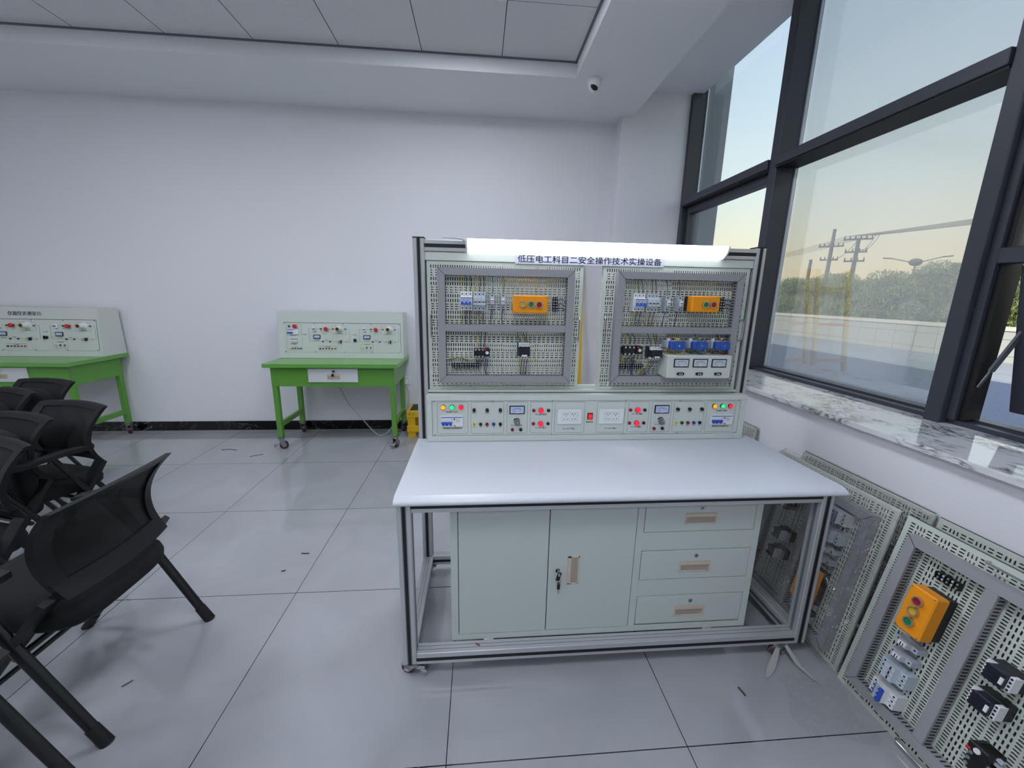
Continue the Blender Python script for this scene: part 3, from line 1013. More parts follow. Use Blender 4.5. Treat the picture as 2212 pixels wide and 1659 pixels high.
for u in (.429, 1.151):
    b_ = MB()
    b_.cyl((CX + u, FY, CZ + .096), (CX + u, FY - .020, CZ + .094), .014, .0125, M_KNOB, 20)
    b_.bar((CX + u, FY - .0204, CZ + .094), (CX + u + .004, FY - .0204, CZ + .104), .0016, .001, M_WHITE, (0, 1, 0))
    b_.prism([(CX + u + .016 * math.cos(math.radians(a)), CZ + .096 + .016 * math.sin(math.radians(a))) for a in range(30, 151, 15)] + [(CX + u + (.0175 + .0035 * math.sin(math.radians(a - 30) * .75)) * math.cos(math.radians(a)), CZ + .096 + (.0175 + .0035 * math.sin(math.radians(a - 30) * .75)) * math.sin(math.radians(a))) for a in range(150, 29, -15)], FY - .0008, FY, 'y', M_INK)
    b_.build('knob', cs)
for us in ((.407, .448), (1.119, 1.162)):
    jack('terminal_jack', us[0], .0575, M_JR)
    jack('terminal_jack', us[1], .0575, M_BLACK)
for us in ((.509, .5445, .581), (.990, 1.027, 1.063)):
    for v in (.154, .087):
        disc('terminal_jack', us[0], v, .008, .007, M_JR, cs)
        disc('indicator_lamp', us[1], v, .0115, .012, M_LED_R, cs, M_JR, label='lit red indicator lamp')
        disc('terminal_jack', us[2], v, .008, .007, M_BLACK, cs)
def socket_plate(parent, x0_, x1_, z0_, z1_, y):
    b_ = MB().box(x0_, x1_, y - .008, y, z0_, z1_, M_WHITE, .003)
    w_, h_ = x1_ - x0_, z1_ - z0_
    cx_, cz_ = (x0_ + x1_) / 2, (z0_ + z1_) / 2
    for a, b2, c, d_2 in ((-.30, .30, .26, .275), (-.30, .30, -.275, -.26), (-.305, -.295, -.27, .27), (-.003, .003, -.27, .27), (.295, .305, -.27, .27)):
        b_.box(cx_ + a * w_, cx_ + b2 * w_, y - .0084, y - .007, cz_ + c * h_, cz_ + d_2 * h_, mat('socket_line', 'b9bcc6', 0.5))
    for s_ in (-.15, .15):
        xx = cx_ + s_ * w_
        for p0, p1 in (((-.007, .018), (-.007, .011)), ((.007, .018), (.007, .011)), ((0, .009), (0, .003)), ((-.009, -.008), (-.005, -.014)), ((.009, -.008), (.005, -.014))):
            b_.bar((xx + p0[0], y - .0086, cz_ + p0[1]), (xx + p1[0], y - .0086, cz_ + p1[1]), .002, .0012, M_INK, (0, 1, 0))
    return b_.build('socket_plate', parent, 'white double five-hole socket plate')
socket_plate(cs, CX + .625, CX + .747, CZ + .084, CZ + .160, FY)
socket_plate(cs, CX + .832, CX + .957, CZ + .084, CZ + .161, FY)
rk = MB().box(CX + .775, CX + .802, FY - .004, FY, CZ + .107, CZ + .140, M_BLACK, .0015).build('rocker_switch', cs)
rr = MB().box(CX + .779, CX + .798, FY - .009, FY - .003, CZ + .111, CZ + .136, mat('lit_red_rocker', 'e01414', 0.3, emit=0.5), .002)
rr.bar((CX + .786, FY - .0094, CZ + .124), (CX + .791, FY - .0094, CZ + .130), .0012, .001, mat('pink_mark', 'ff8a80', 0.4), (0, 1, 0))
rr.build('rocker', rk, 'lit red rocker')
lt = MB()
def lab(s, u, v, size, sx=1.0):
    text_mesh(s, size, lt, M_INK, (CX + u, FY - .0005, CZ + v), sx=sx, ext=.0001)
for o, flip in ((0, 0), (1.345, 1)):
    lab('电源输入指示', .118 + o, .1475, .0098)
    lab('漏电保护总电源开关', .119 + o + .002 * flip, .066, .0100)
    for u, s in zip((.078, .119, .161), 'UVW'):
        lab(s, u + o - .002 * flip, .1595, .0075)
for us, ub in (((.222, .284, .347), (.222, .253, .284, .316, .348)), ((1.231, 1.293, 1.356), (1.230, 1.261, 1.292, 1.323, 1.354))):
    for k, u in enumerate(us): lab('FU%d' % (k + 1), u, .1437, .0098)
    for s, u in zip(('U', 'V', 'W', 'N', 'PE'), ub): lab(s, u, .0725, .0098)
for u in (.427, 1.149): lab('DC 0-30V调节', u, .0785, .0090)
for u, v, s in ((.407, .0455, '+'), (.448, .0455, '-'), (1.119, .0455, '+'), (1.162, .0455, '-')): lab(s, u, v, .009)
for u in (.5455, 1.027):
    lab('AC 24V 输出', u, .133, .0100); lab('AC 24V 输出', u, .0655, .0100)
for u in (.686, .895): lab('AC 220V 输出', u, .0595, .0100)
lab('照明开关', .788, .092, .0092)
lt.build('lettering', cs)

# ---------------------------------------------------------------- cabinet under the table
cb = thing('storage_cabinet', 'pale green-grey steel cabinet with two doors and three drawers under the white tabletop', 'cabinet', (.51, 1.58, .110))
x0, x1, z0, z1, yf, yb = -.1072, 1.1243, .1082, .703, 1.350, 1.83
b = MB()
b.box(x0, x1, yf + .018, yb, z0, z1, M_PALE)
for a, b2, c, d_2 in ((x0, x1, z0, .1344), (x0, -.0797, .1344, z1), (.6137, .6413, .1344, z1), (1.0968, x1, .1344, z1), (.6413, 1.0968, .2758, .3514), (.6413, 1.0968, .4852, .5654)):
    b.box(a, b2, yf, yf + .018, c, d_2, M_PALE, .0006)
b.box(-.0797, 1.0968, yf + .010, yf + .0185, .1344, z1, M_SEAM)
b.build('body', cb)
def grip(parent, xa, xb, za, zb, vert=False):
    g = MB()
    f = .007
    g.box(xa, xb, yf - .003, yf + .004, zb - f, zb, M_CREAM, .001)
    g.box(xa, xb, yf - .003, yf + .004, za, za + f * .7, M_CREAM, .001)
    g.box(xa, xa + f * (2.2 if vert else .8), yf - .003, yf + .004, za, zb, M_CREAM, .001)
    g.box(xb - f * .8, xb, yf - .003, yf + .004, za, zb, M_CREAM, .001)
    if not vert:
        g.box(xa, xb, yf - .004, yf + .004, zb - f * 2.2, zb, M_CREAM, .001)
    g.box(xa + .002, xb - .002, yf - .0012, yf - .0004, za + .002, zb - .002, M_CREAMD)
    return g.build('handle', parent, 'beige recessed handle')
def lock(parent, x, z, m=None):
    l = MB()
    l.ring((x, yf, z), (0, -1, 0), .005, .0092, .003, M_CHROME, 18)
    l.cyl((x, yf, z), (x, yf - .0022, z), .006, .0055, m or mat('blue_black_lock', '14222e', 0.25, 0.6), 14)
    l.bar((x - .003, yf - .0026, z + .003), (x + .003, yf - .0026, z - .003), .0018, .001, M_CHROME, (0, 1, 0))
    return l.build('lock', parent)
d1 = MB().box(-.0771, .2676, yf - .001, yf + .014, .1369, .701, M_PALE, .0006).build('door', cb)
d2 = MB().box(.2711, .6112, yf - .001, yf + .014, .1369, .701, M_PALE, .0006).build('door', cb)
grip(d2, .3462, .3932, .3488, .4734, True)
lock(d2, .3084, .4122)
for za, zb, hz, lz in ((.5678, .701, (.599, .645), .6675), (.3538, .4828, (.3846, .4306), .457), (.1438, .2734, (.1742, .2212), .2467)):
    dr = MB().box(.6436, 1.0945, yf - .001, yf + .014, za, zb, M_PALE, .0006).build('drawer', cb)
    grip(dr, .8057, .9334, *hz)
    lock(dr, .8701, lz)
ks = thing('key_pair', 'two small black-headed keys on a ring hanging from the cabinet door lock', 'keys', (.308, yf - .003, .35))
k1 = MB()
k1.box(.3055, .3125, yf - .032, yf - .002, .408, .416, M_CHROME)
k1.build('key_blade', ks)
k1 = MB(Matrix.Translation((.310, yf - .020, .402)) @ Matrix.Rotation(.25, 4, 'Y'))
k1.box(-.008, .008, -.003, .003, -.022, .016, M_BLACK, .0025)
k1.build('key_head', ks)
MB().tube([(.311 + .009 * math.cos(a), yf - .018, .376 + .011 * math.sin(a)) for a in [2 * math.pi * i / 14 for i in range(15)]], .0009, M_CHROME, 5).build('key_ring', ks)
k1 = MB(Matrix.Translation((.312, yf - .014, .350)))
k1.box(-.006, .006, -.0025, .0025, -.014, .018, M_BLACK, .002)
k1.box(-.002, .002, -.001, .001, -.032, -.013, M_CHROME)
k1.build('spare_key', ks)

# ================================================================ PERFORATED TRAINING BOARDS
BW, BH = .722, .595          # along u, along v
_plate = {}
def plate_mesh(w_, h_, seed=0):
    """sheet with real slots: rows of upright slots alternate with rows of flat slots"""
    vs, fs, mi = [], [], []
    P = .0107
    mu, mv = .0135, .0125
    def quad(a, b_, c, d_):
        n = len(vs)
        vs.extend([(a, 0, c), (b_, 0, c), (b_, 0, d_), (a, 0, d_)])
        fs.append((n, n + 1, n + 2, n + 3))
    def cell(a, b_, c, d_, hw, hh):
        n = len(vs)
        cx_, cz_ = (a + b_) / 2, (c + d_) / 2
        k = min(hw, hh) * .75
        hole = [(cx_ - hw, cz_ - hh + k), (cx_ - hw + k, cz_ - hh), (cx_ + hw - k, cz_ - hh), (cx_ + hw, cz_ - hh + k), (cx_ + hw, cz_ + hh - k), (cx_ + hw - k, cz_ + hh), (cx_ - hw + k, cz_ + hh), (cx_ - hw, cz_ + hh - k)]
        vs.extend([(a, 0, c), (b_, 0, c), (b_, 0, d_), (a, 0, d_)])
        vs.extend([(p[0], 0, p[1]) for p in hole])
        vs.extend([(p[0], .0016, p[1]) for p in hole])
        H = n + 4
        fs.extend([(n, n + 1, H + 2, H + 1), (n + 1, H + 3, H + 2), (n + 1, n + 2, H + 4, H + 3), (n + 2, H + 5, H + 4), (n + 2, n + 3, H + 6, H + 5), (n + 3, H + 7, H + 6), (n + 3, n, H + 0, H + 7), (n, H + 1, H + 0)])
        for i in range(8):
            fs.append((H + i, H + (i + 1) % 8, H + 8 + (i + 1) % 8, H + 8 + i))
    quad(0, w_, 0, mv); quad(0, w_, h_ - mv, h_); quad(0, mu, mv, h_ - mv); quad(w_ - mu, w_, mv, h_ - mv)
    seq = ['H', 'H'] + ['V', 'V', 'H', 'H', 'H'] * 40
    ncol = int((w_ - 2 * mu) / (2 * P))
    px = (w_ - 2 * mu) / (ncol * 2)
    tot, k = 0, 0
    while tot + (2 if seq[k] == 'V' else 1) * P <= h_ - 2 * mv + .5 * P:
        tot += (2 if seq[k] == 'V' else 1) * P
        k += 1
    while seq[k - 1] != 'V':
        k -= 1
        tot -= P
    q = (h_ - 2 * mv) / tot
    z = mv
    for row in seq[:k]:
        hgt = (2 * P if row == 'V' else P) * q
        if row == 'V':
            for c in range(ncol * 2):
                cell(mu + c * px, mu + (c + 1) * px, z, z + hgt, .0024, .0078)
        else:
            for c in range(ncol):
                cell(mu + c * 2 * px, mu + (c + 1) * 2 * px, z, z + hgt, .0077, .0024)
        z += hgt
    me = bpy.data.meshes.new('perforated_plate')
    me.from_pydata(vs, [], fs)
    me.materials.append(M_BOARD)
    me.update()
    return me
PLATE = plate_mesh(BW, BH)
PLATE_REAR = PLATE.copy()
PLATE_REAR.materials[0] = mat('rear_sheet_painted_shade', '474f49', 0.6)  # darkened: the shade behind the slots is put into this sheet's colour

def bx(m, u0, u1, v0, v1, w0, w1, mt, b=0.0):
    """box in board coordinates: u right, v up, w out of the board"""
    return m.box(u0, u1, -w1, -w0, v0, v1, mt, b)

def din_block(root, name, u0, u1, v0, v1, m, poles, kind, deep=.064):
    """modular DIN device with stepped nose"""
    h = v1 - v0
    m1, m2 = deep * .70, deep
    prof = [(0, v0), (-m1, v0 + .01 * h), (-m1, v0 + .27 * h), (-m2, v0 + .31 * h), (-m2, v0 + .70 * h), (-m1, v0 + .74 * h), (-m1, v0 + .99 * h), (0, v1)]
    b_ = MB().prism(prof, u0, u1, 'x', m)
    pw = (u1 - u0) / poles
    for k in range(poles):
        c = u0 + pw * (k + .5)
        for v in (v0 + .12 * h, v0 + .87 * h):
            b_.cyl((c, -m1 - .0005, v), (c, -m1 + .003, v), .0033, .0033, M_SEAM, 10)
        if k:
            bx(b_, u0 + pw * k - .0004, u0 + pw * k + .0004, v0, v1, m1 - .002, m1 + .0006, M_LINE)
            bx(b_, u0 + pw * k - .0004, u0 + pw * k + .0004, v0 + .31 * h, v0 + .70 * h, m2 - .002, m2 + .0005, M_LINE)
    if kind == 'mcb':
        bx(b_, u0 + .002, u1 - .002, v0 + .655 * h, v0 + .69 * h, m2 - .001, m2 + .0005, MATS['blue_print'])
        bx(b_, u0 + .002, u1 - .002, v0 + .47 * h, v0 + .645 * h, m2 - .001, m2 + .0004, M_LGREY)
    if kind == 'iso':
        bx(b_, u0 + .002, u1 - .002, v0 + .55 * h, v0 + .69 * h, m2 - .001, m2 + .0004, mat('pale_blue_label', 'c5cfdb', 0.5))
        for k in range(poles):
            c = u0 + pw * (k + .5)
            bx(b_, c - .006, c + .006, v0 + .44 * h, v0 + .49 * h, m2 - .001, m2 + .0012, mat('dark_red_window', '4a0f14', 0.4))
    o = b_.build(name, root)
    if kind == 'mcb':
        t_ = MB()
        bx(t_, u0 + .003, u1 - .003, v0 + .31 * h, v0 + .39 * h, m2, m2 + .016, M_BLUE, .002)
        for k in range(poles):
            c = u0 + pw * (k + .5)
            bx(t_, c - .005, c + .005, v0 + .36 * h, v0 + .47 * h, m2 - .002, m2 + .011, M_BLUE, .001)
        t_.build('toggle', o, 'blue breaker toggle')
    if kind == 'fuse':
        t_ = MB()
        c = (u0 + u1) / 2
        bx(t_, c - .0065, c + .0065, v0 + .34 * h, v0 + .66 * h, m2 - .002, m2 + .005, M_WHITE, .0015)
        bx(t_, c - .006, c + .006, v0 + .50 * h, v0 + .545 * h, m2 + .004, m2 + .0055, M_BLACK)
        bx(t_, c - .006, c + .006, v0 + .40 * h, v0 + .43 * h, m2 + .004, m2 + .0055, M_BLACK)
        t_.build('fuse_carrier', o)
    return o

def button_box(root, u0, u1, v0, v1, buttons, base=.030, deep=.066):
    b_ = MB()
    bx(b_, u0 + .003, u1 - .003, v0 + .003, v1 - .003, 0, base, M_BLACK, .002)
    bx(b_, u0, u1, v0, v1, base, deep, M_ORANGE, .004)
    for u in (u0 + .007, u1 - .007):
        for v in (v0 + .007, v1 - .007):
            b_.cyl((u, -deep - .0004, v), (u, -deep + .002, v), .0026, .0026, M_STEEL, 10)
    o = b_.build('button_box', root, 'orange push button box')
    for u, v, m, c in buttons:
        q = MB()
        q.ring((u, -deep, v), (0, -1, 0), .0115, .0155, .011, M_CHROME, 24)
        q.cyl((u, -deep, v), (u, -deep - .008, v), .0117, .0117, m, 22)
        q.build('push_button', o, '%s push button with bright collar' % c)
    return o

def contactor(root, u0, u1, v0, v1, deep=.078):
    h = v1 - v0
    b_ = MB()
    bx(b_, u0 - .002, u1 + .002, v0 + .02 * h, v1 - .02 * h, 0, deep * .55, M_BLACK, .002)
    bx(b_, u0, u1, v0 + .16 * h, v0 + .78 * h, deep * .5, deep, M_DKNAVY, .002)
    bx(b_, u0, u1, v0, v0 + .155 * h, deep * .45, deep * .85, M_WHITE, .001)
    bx(b_, u0, u1, v0 + .70 * h, v0 + .84 * h, deep * .45, deep * .97, M_WHITE, .001)
    bx(b_, u0, u1, v0 + .84 * h, v1, deep * .4, deep * .62, M_LGREY, .001)
    bx(b_, u0 + .013, u1 - .013, v0 + .17 * h, v0 + .27 * h, deep - .002, deep + .003, M_WHITE)
    n = 4
    for k in range(n):
        c = u0 + (u1 - u0) * (k + .5) / n
        b_.cyl((c, -deep * .97 - .0006, v0 + .77 * h), (c, -deep * .9, v0 + .77 * h), .0032, .0032, M_BLACK, 8)
        b_.cyl((c, -deep * .85 - .0006, v0 + .077 * h), (c, -deep * .8, v0 + .077 * h), .0032, .0032, M_BLACK, 8)
        bx(b_, c - .0035, c + .0035, v0 + .87 * h, v0 + .98 * h, deep * .62, deep * .70, M_WHITE)
        if k:
            bx(b_, u0 + (u1 - u0) * k / n - .0006, u0 + (u1 - u0) * k / n + .0006, v0 + .30 * h, v0 + .66 * h, deep - .001, deep + .0012, M_BLACK)
    return b_.build('contactor', root, 'black and white contactor')

def thermal_relay(root, u0, u1, v0, v1, deep=.052):
    w_, h = u1 - u0, v1 - v0
    b_ = MB()
    bx(b_, u0, u1, v0 + .2 * h, v0 + .85 * h, 0, deep * .8, M_BLACK, .002)
    bx(b_, u0 + w_ * .70, u1, v0 + .22 * h, v1, 0, deep, M_BLACK, .003)
    for k in range(3):
        c = u0 + w_ * (.12 + .22 * k)
        for v in (v0 + .10 * h, v0 + .78 * h):
            bx(b_, c - .0065, c + .0065, v - .05 * h, v + .22 * h, deep * .3, deep * .75, M_BLACK, .001)
            b_.cyl((c, -deep * .75 - .003, v + .08 * h), (c, -deep * .75, v + .08 * h), .0052, .0052, M_CHROME, 10)
            bx(b_, c - .003, c + .003, v + (.2 if v > v0 + .4 * h else -.22) * h, v + (.34 if v > v0 + .4 * h else .02) * h, deep * .5, deep * .62, M_LGREY)
    for k in range(2):
        c = u0 + w_ * (.76 + .17 * k)
        bx(b_, c - .004, c + .004, v0 - .02 * h, v0 + .20 * h, deep * .4, deep * .6, M_LGREY)
    o = b_.build('thermal_relay', root, 'black thermal overload relay')
    q = MB()
    c = u0 + w_ * .84
    q.cyl((c, -deep, v0 + .60 * h), (c, -deep - .004, v0 + .60 * h), .0080, .0074, M_WHITE, 16)
    q.build('dial', o, 'white setting dial')
    q = MB()
    bx(q, c - w_ * .14, c - w_ * .06, v0 + .80 * h, v0 + .98 * h, deep - .002, deep + .004, M_BRED, .001)
    q.build('reset_button', o, 'red reset button')
    return o

def terminal_strip(root, u0, u1, v0, v1, n, vert=False, deep=.022):
    b_ = MB()
    bx(b_, u0, u1, v0, v1, 0, deep * .6, M_BLACK)
    L0, L1 = (v0, v1) if vert else (u0, u1)
    st = (L1 - L0) / n
    for k in range(n + 1):
        a = L0 + st * k
        if vert: bx(b_, u0, u1, max(a - .0011, v0), min(a + .0011, v1), deep * .5, deep, M_BLACK)
        else: bx(b_, max(a - .0011, u0), min(a + .0011, u1), v0, v1, deep * .5, deep, M_BLACK)
    for k in range(n):
        a = L0 + st * (k + .5)
        for f in (.25, .75):
            p = (u0 + (u1 - u0) * f, -deep * .6, a) if vert else (a, -deep * .6, v0 + (v1 - v0) * f)
            b_.cyl(p, (p[0], p[1] - .0045, p[2]), st * .34, st * .30, M_LGREY if k % 2 else M_CHROME, 8)
    if not vert:
        for k in range(n):
            a = L0 + st * (k + .5)
            bx(b_, a - .002, a + .002, v1, v1 + .012, deep * .3, deep * .6, M_LGREY)
    return b_.build('terminal_block', root)

TR = (.0505, .674, .0425, .5665)      # trunking outline u0,u1,v0,v1
def trunk_frame(root, u0, u1, v0, v1, mid, wd=.0325, deep=.040):
    def bar(name, pts, slots):
        m = MB()
        m.prism(pts, -deep, -.0005, 'y', M_TRUNK)
        for (a, b_, c, d_) in slots:
            m.box(a, b_, -deep * .78, -deep * .25, c, d_, M_SEAM)
        return m.build(name, root)
    n = 46
    st = (u1 - u0 - 2 * wd) / n
    for top in (0, 1):
        va, vb = (v1 - wd, v1) if top else (v0, v0 + wd)
        pts = [(u0, v1), (u1, v1), (u1 - wd, v1 - wd), (u0 + wd, v1 - wd)] if top else [(u0, v0), (u0 + wd, v0 + wd), (u1 - wd, v0 + wd), (u1, v0)]
        inner = v1 - wd if top else v0 + wd
        bar('trunking', pts, [(u0 + wd + st * k + .003, u0 + wd + st * k + .0075, inner - .0006, inner + .0006) for k in range(n)])
    m_ = 34
    st2 = (v1 - v0 - 2 * wd) / m_
    for right in (0, 1):
        ua, ub = (u1 - wd, u1) if right else (u0, u0 + wd)
        inner = u1 - wd if right else u0 + wd
        pts = [(u1 - wd, v0 + wd), (u1 - wd, v1 - wd), (u1, v1), (u1, v0)] if right else [(u0, v0), (u0, v1), (u0 + wd, v1 - wd), (u0 + wd, v0 + wd)]
        bar('trunking', pts, [(inner - .0006, inner + .0006, v0 + wd + st2 * k + .003, v0 + wd + st2 * k + .0075) for k in range(m_)])
    m = MB()
    bx(m, u0 + wd + .0005, u1 - wd - .0005, mid - .0155, mid + .0155, .0005, deep + .001, M_TRUNK, .0012)
    for k in range(n):
        for v in (mid - .0155, mid + .0155):
            m.box(u0 + wd + st * k + .003, u0 + wd + st * k + .0075, -deep * .78, -deep * .25, v - .0006, v + .0006, M_SEAM)
    m.build('trunking', root)
    j = MB()
    for (a, c), (b_, d_) in (((u0, v0), (u0 + wd, v0 + wd)), ((u1, v0), (u1 - wd, v0 + wd)), ((u0, v1), (u0 + wd, v1 - wd)), ((u1, v1), (u1 - wd, v1 - wd))):
        j.bar((a, -deep - .0003, c), (b_, -deep - .0003, d_), .0014, .0008, M_SEAM, (0, 1, 0))
    j.build('mitre_seam', root)

def wire(root, col, pts, r=.0016):
    m = MB()
    P = [Vector((p[0], -p[2], p[1])) for p in pts]
    out = []
    for i in range(len(P) - 1):                       # Catmull-Rom through the given points
        p0, p1, p2, p3 = P[max(i - 1, 0)], P[i], P[i + 1], P[min(i + 2, len(P) - 1)]
        for k in range(5):
            t_ = k / 5
            out.append(.5 * ((2 * p1) + (p2 - p0) * t_ + (2 * p0 - 5 * p1 + 4 * p2 - p3) * t_ ** 2 + (3 * p1 - p0 - 3 * p2 + p3) * t_ ** 3))
    out.append(P[-1])
    m.tube(out, r, W_COL[col], 6)
    return m.build('wire', root)

def pull_handle(root, u, v0, v1):
    m = MB()
    m.tube([(u, 0, v0), (u, -.018, v0), (u, -.026, v0 + .008), (u, -.026, v1 - .008), (u, -.018, v1), (u, 0, v1)], .0036, M_CHROME, 8)
    return m.build('pull_handle', root, 'bright bow handle')

def board_shell(root, rim=.033, back=True):
    o = bpy.data.objects.new('perforated_plate', PLATE)
    COL.objects.link(o); o.parent = root
    if back:
        o2 = bpy.data.objects.new('rear_plate', PLATE_REAR)
        COL.objects.link(o2); o2.parent = root
        o2.location = (0.0035, rim - .003, 0.003)
    m = MB()
    for a, b_, c, d_ in ((0, .003, 0, BH), (BW - .003, BW, 0, BH), (.003, BW - .003, 0, .003), (.003, BW - .003, BH - .003, BH)):
        m.box(a, b_, .0002, rim, c, d_, M_BOARD)
    m.build('rim', root)

def board(label, kind, group, M, wires=True, film=False, parts='full', handles=True):
    root = thing('training_board', label, 'training board', (0, 0, 0), group, world=False)
    board_shell(root, .011 if kind == 'lean' else .033)
    if handles:
        pull_handle(root, .0165, .255, .355)
        pull_handle(root, BW - .0125, .252, .352)
    u0, u1, v0, v1 = TR
    if kind == 'right':
        u0, u1 = .060, .674
    if kind == 'lean':
        u0, u1, v0, v1 = .056, .676, .047, .546
    if parts != 'bare':
        trunk_frame(root, u0, u1, v0, v1, .299)
    if parts == 'full':
        du = -.014 if kind == 'right' else 0
        dv = .007 if kind == 'right' else 0
        ln = kind == 'lean'
        if ln:
            m = MB()
            bx(m, .150, .372, .405, .440, .001, .010, M_STEEL, .001)
            m.build('mounting_rail', root)
        din_block(root, 'breaker', .152 + du - .050 * ln, .206 + du - .050 * ln, .379 + dv, .463 + dv, M_WHITE, 3, 'mcb')
        din_block(root, 'isolator', .211 + du * .6 - .022 * ln, .265 + du * .6 - .022 * ln, .378 + dv, .463 + dv, mat('blue_grey_plastic', 'c2ccd6', 0.45), 3, 'iso')
        f2 = (.294, .355) if kind == 'right' else (.272, .322) if ln else (.286, .336)
        for f in f2:
            din_block(root, 'fuse_holder', f, f + .0195, .387 + dv * .5, .457 + dv * .5, M_LGREY, 1, 'fuse', .058)
        if kind == 'left':
            button_box(root, .389, .549, .371, .451, ((.433, .412, M_YEL, 'yellow'), (.471, .411, M_GREENB, 'green'), (.508, .410, M_RED, 'red')))
        elif kind == 'right':
            button_box(root, .404, .539, .388, .463, ((.466, .424, M_GREENB, 'green'), (.503, .424, M_RED, 'red')), .034, .084)
        else:
            button_box(root, .385, .545, .371, .451, ((.428, .411, M_GREENB, 'green'), (.466, .411, M_YEL, 'yellow'), (.504, .411, M_RED, 'red')), .034, .084)
        terminal_strip(root, .580, .604, .380 + dv * 2, .445 + dv * 2, 5, True)
        if kind == 'lean':
            thermal_relay(root, .150, .235, .135, .195, .060)
            contactor(root, .330, .376, .170, .240)
            contactor(root, .425, .471, .170, .240)
        else:
            a = .110 if kind == 'right' else .213
            thermal_relay(root, a, a + .073 + (.018 if kind == 'right' else 0), .158 + dv * 2.4, .206 + dv * 2.4)
            ca = .236 if kind == 'right' else .420
            contactor(root, ca, ca + .051, .163, .236 if kind == 'left' else .222, .082)
        sa = .088 if kind == 'right' else .110
        if kind != 'lean':
            terminal_strip(root, sa, sa + .045, .106, .130, 4)
            terminal_strip(root, sa + .048, sa + .136, .106, .130, 8)
    if kind == 'right':
        mt = MB()
        prof = [(.302, -.002), (.616, -.002), (.616, -.112), (.306, -.112)]
        bx(mt, .302, .616, .080, .189, .0, .114, M_PALE2, .004)
        mb = mt.build('meter_box', root, 'pale grey box of three meters')
        for a, b_ in ((.330, .405), (.423, .497), (.515, .590)):
            meter('ammeter', mb, a, b_, .133, .174, -.114, M_METERF, .0055, .003)
            q = MB()
            bx(q, (a + b_) / 2 - .018, (a + b_) / 2 + .018, .096, .109, .113, .121, M_BLACK, .003)
            for s_ in (-.005, .005):
                q.cyl(((a + b_) / 2 + s_, -.121, .1025), ((a + b_) / 2 + s_, -.1225, .1025), .003, .003, M_WHITE, 8)
            q.build('meter_socket', mb)
        for k, a in enumerate((.318, .429, .542)):
            q = MB()
            bx(q, a - .004, a + .074, .214, .252, .004, .062, M_LGREY, .004)
            bx(q, a, a + .072, .214, .251, .062, .095, M_CTBLUE, .004)
            bx(q, a + .018, a + .056, .213, .253, .094, .098, M_CTBLUE, .003)
            q.cyl((a + .037, -.0975, .233), (a + .037, -.102, .233), .005, .004, M_CHROME, 10)
            for s_ in (.012, .058):
                bx(q, a + s_ - .006, a + s_ + .006, .250, .262, .03, .045, M_WHITE, .001)
                q.cyl((a + s_, -.0375, .262), (a + s_, -.0375, .266), .004, .004, M_CHROME, 8)
            q.build('current_transformer', root, 'grey coil with blue cover')
            c = 'ygr'[k]
            wire(root, c, ((a + .040, .285, .02), (a + .044, .262, .03), (a + .062, .258, .06), (a + .030, .256, .07)), .002)
            wire(root, c, ((a + .060, .216, .06), (a + .062, .200, .09), (a + .045, .192, .08), (a + .02, .205, .06), (a + .01, .19, .05)), .002)
            wire(root, c, ((a + .002, .214, .06), (a - .012, .206, .06), (a - .002, .196, .06), (a + .02, .190, .05)), .0016)
    if wires:
        du = -.014 if kind == 'right' else 0
        dv = .007 if kind == 'right' else 0
        for k, c in enumerate('ygr'):
            ua = .161 + du + .018 * k
            wire(root, c, ((ua - .002, .536, .012), (ua - .004 + .004 * k, .505, .02), (ua, .462 + dv, .035)))
            wire(root, c, ((ua, .378 + dv, .035), (ua - .003, .350, .026), (ua - .008 + .003 * k, .312, .012)))
            ub = .220 + du * .6 + .018 * k
            wire(root, c, ((ub, .536, .012), (ub + .004, .505, .02), (ub, .462 + dv, .035)))
            wire(root, c, ((ub, .378 + dv, .035), (ub - .002, .350, .026), (ub - .001 * k, .312, .012)))
            a = .110 if kind == 'right' else .213
            s_ = 1.2 if kind == 'right' else 1
            uc = a + .011 + .0175 * k * s_
            wire(root, c, ((uc + (.006 if kind == 'left' else -.014), .285, .012), (uc + .006, .255, .03), (uc, .208 + dv * 2, .028)))
            wire(root, c, ((uc, .156 + dv * 2, .024), (uc - .006, .147, .024), (uc - .012, .134, .014)))
        for f in ((.304, .365) if kind == 'right' else (.296, .346)):
            wire(root, 'k', ((f - .001, .536, .010), (f + .004, .500, .02), (f, .456, .03)))
            wire(root, 'b', ((f, .388, .03), (f - .005, .350, .025), (f - .002, .312, .012)))
        ca = .236 if kind == 'right' else .420
        for k, c in enumerate('bygr'):
            uc = ca + .007 + .0125 * k
            wire(root, c, ((uc - .012 + .003 * k, .285, .012), (uc - .006, .260, .03), (uc, .232 if kind == 'left' else .218, .05)))
        for k, c in enumerate('ygrb'):
            uc = ca + .007 + .0125 * k
            sh = -.045 if kind == 'right' else -.004
            wire(root, c, ((uc, .163, .045), (uc - .001 + sh * .3, .130, .03), (uc + sh, .074, .010)))
        a = .110 if kind == 'right' else .213
        wire(root, 'b', ((a + .058, .156 + dv * 2, .02), (a + .050, .120, .022), (a + .052, .095, .02), (a + .070, .074, .01)))
        wire(root, 'b', ((a + .066, .156 + dv * 2, .02), (a + .060, .120, .018), (a + .056, .074, .012)))
        wire(root, 'g', ((.082, .146, .01), (.11, .152, .018), (.15, .157, .022), (.185, .142, .016)))
        wire(root, 'y', ((.082, .148, .012), (.13, .158, .02), (.175, .156, .022), (.200, .142, .016)))
        for k in range(3):
            v = .390 + .02 * k + dv * 2
            wire(root, 'b', ((.604, v, .012), (.622, v + .004, .014), (.641, v - .006, .01)))
    root.matrix_world = M
    return root

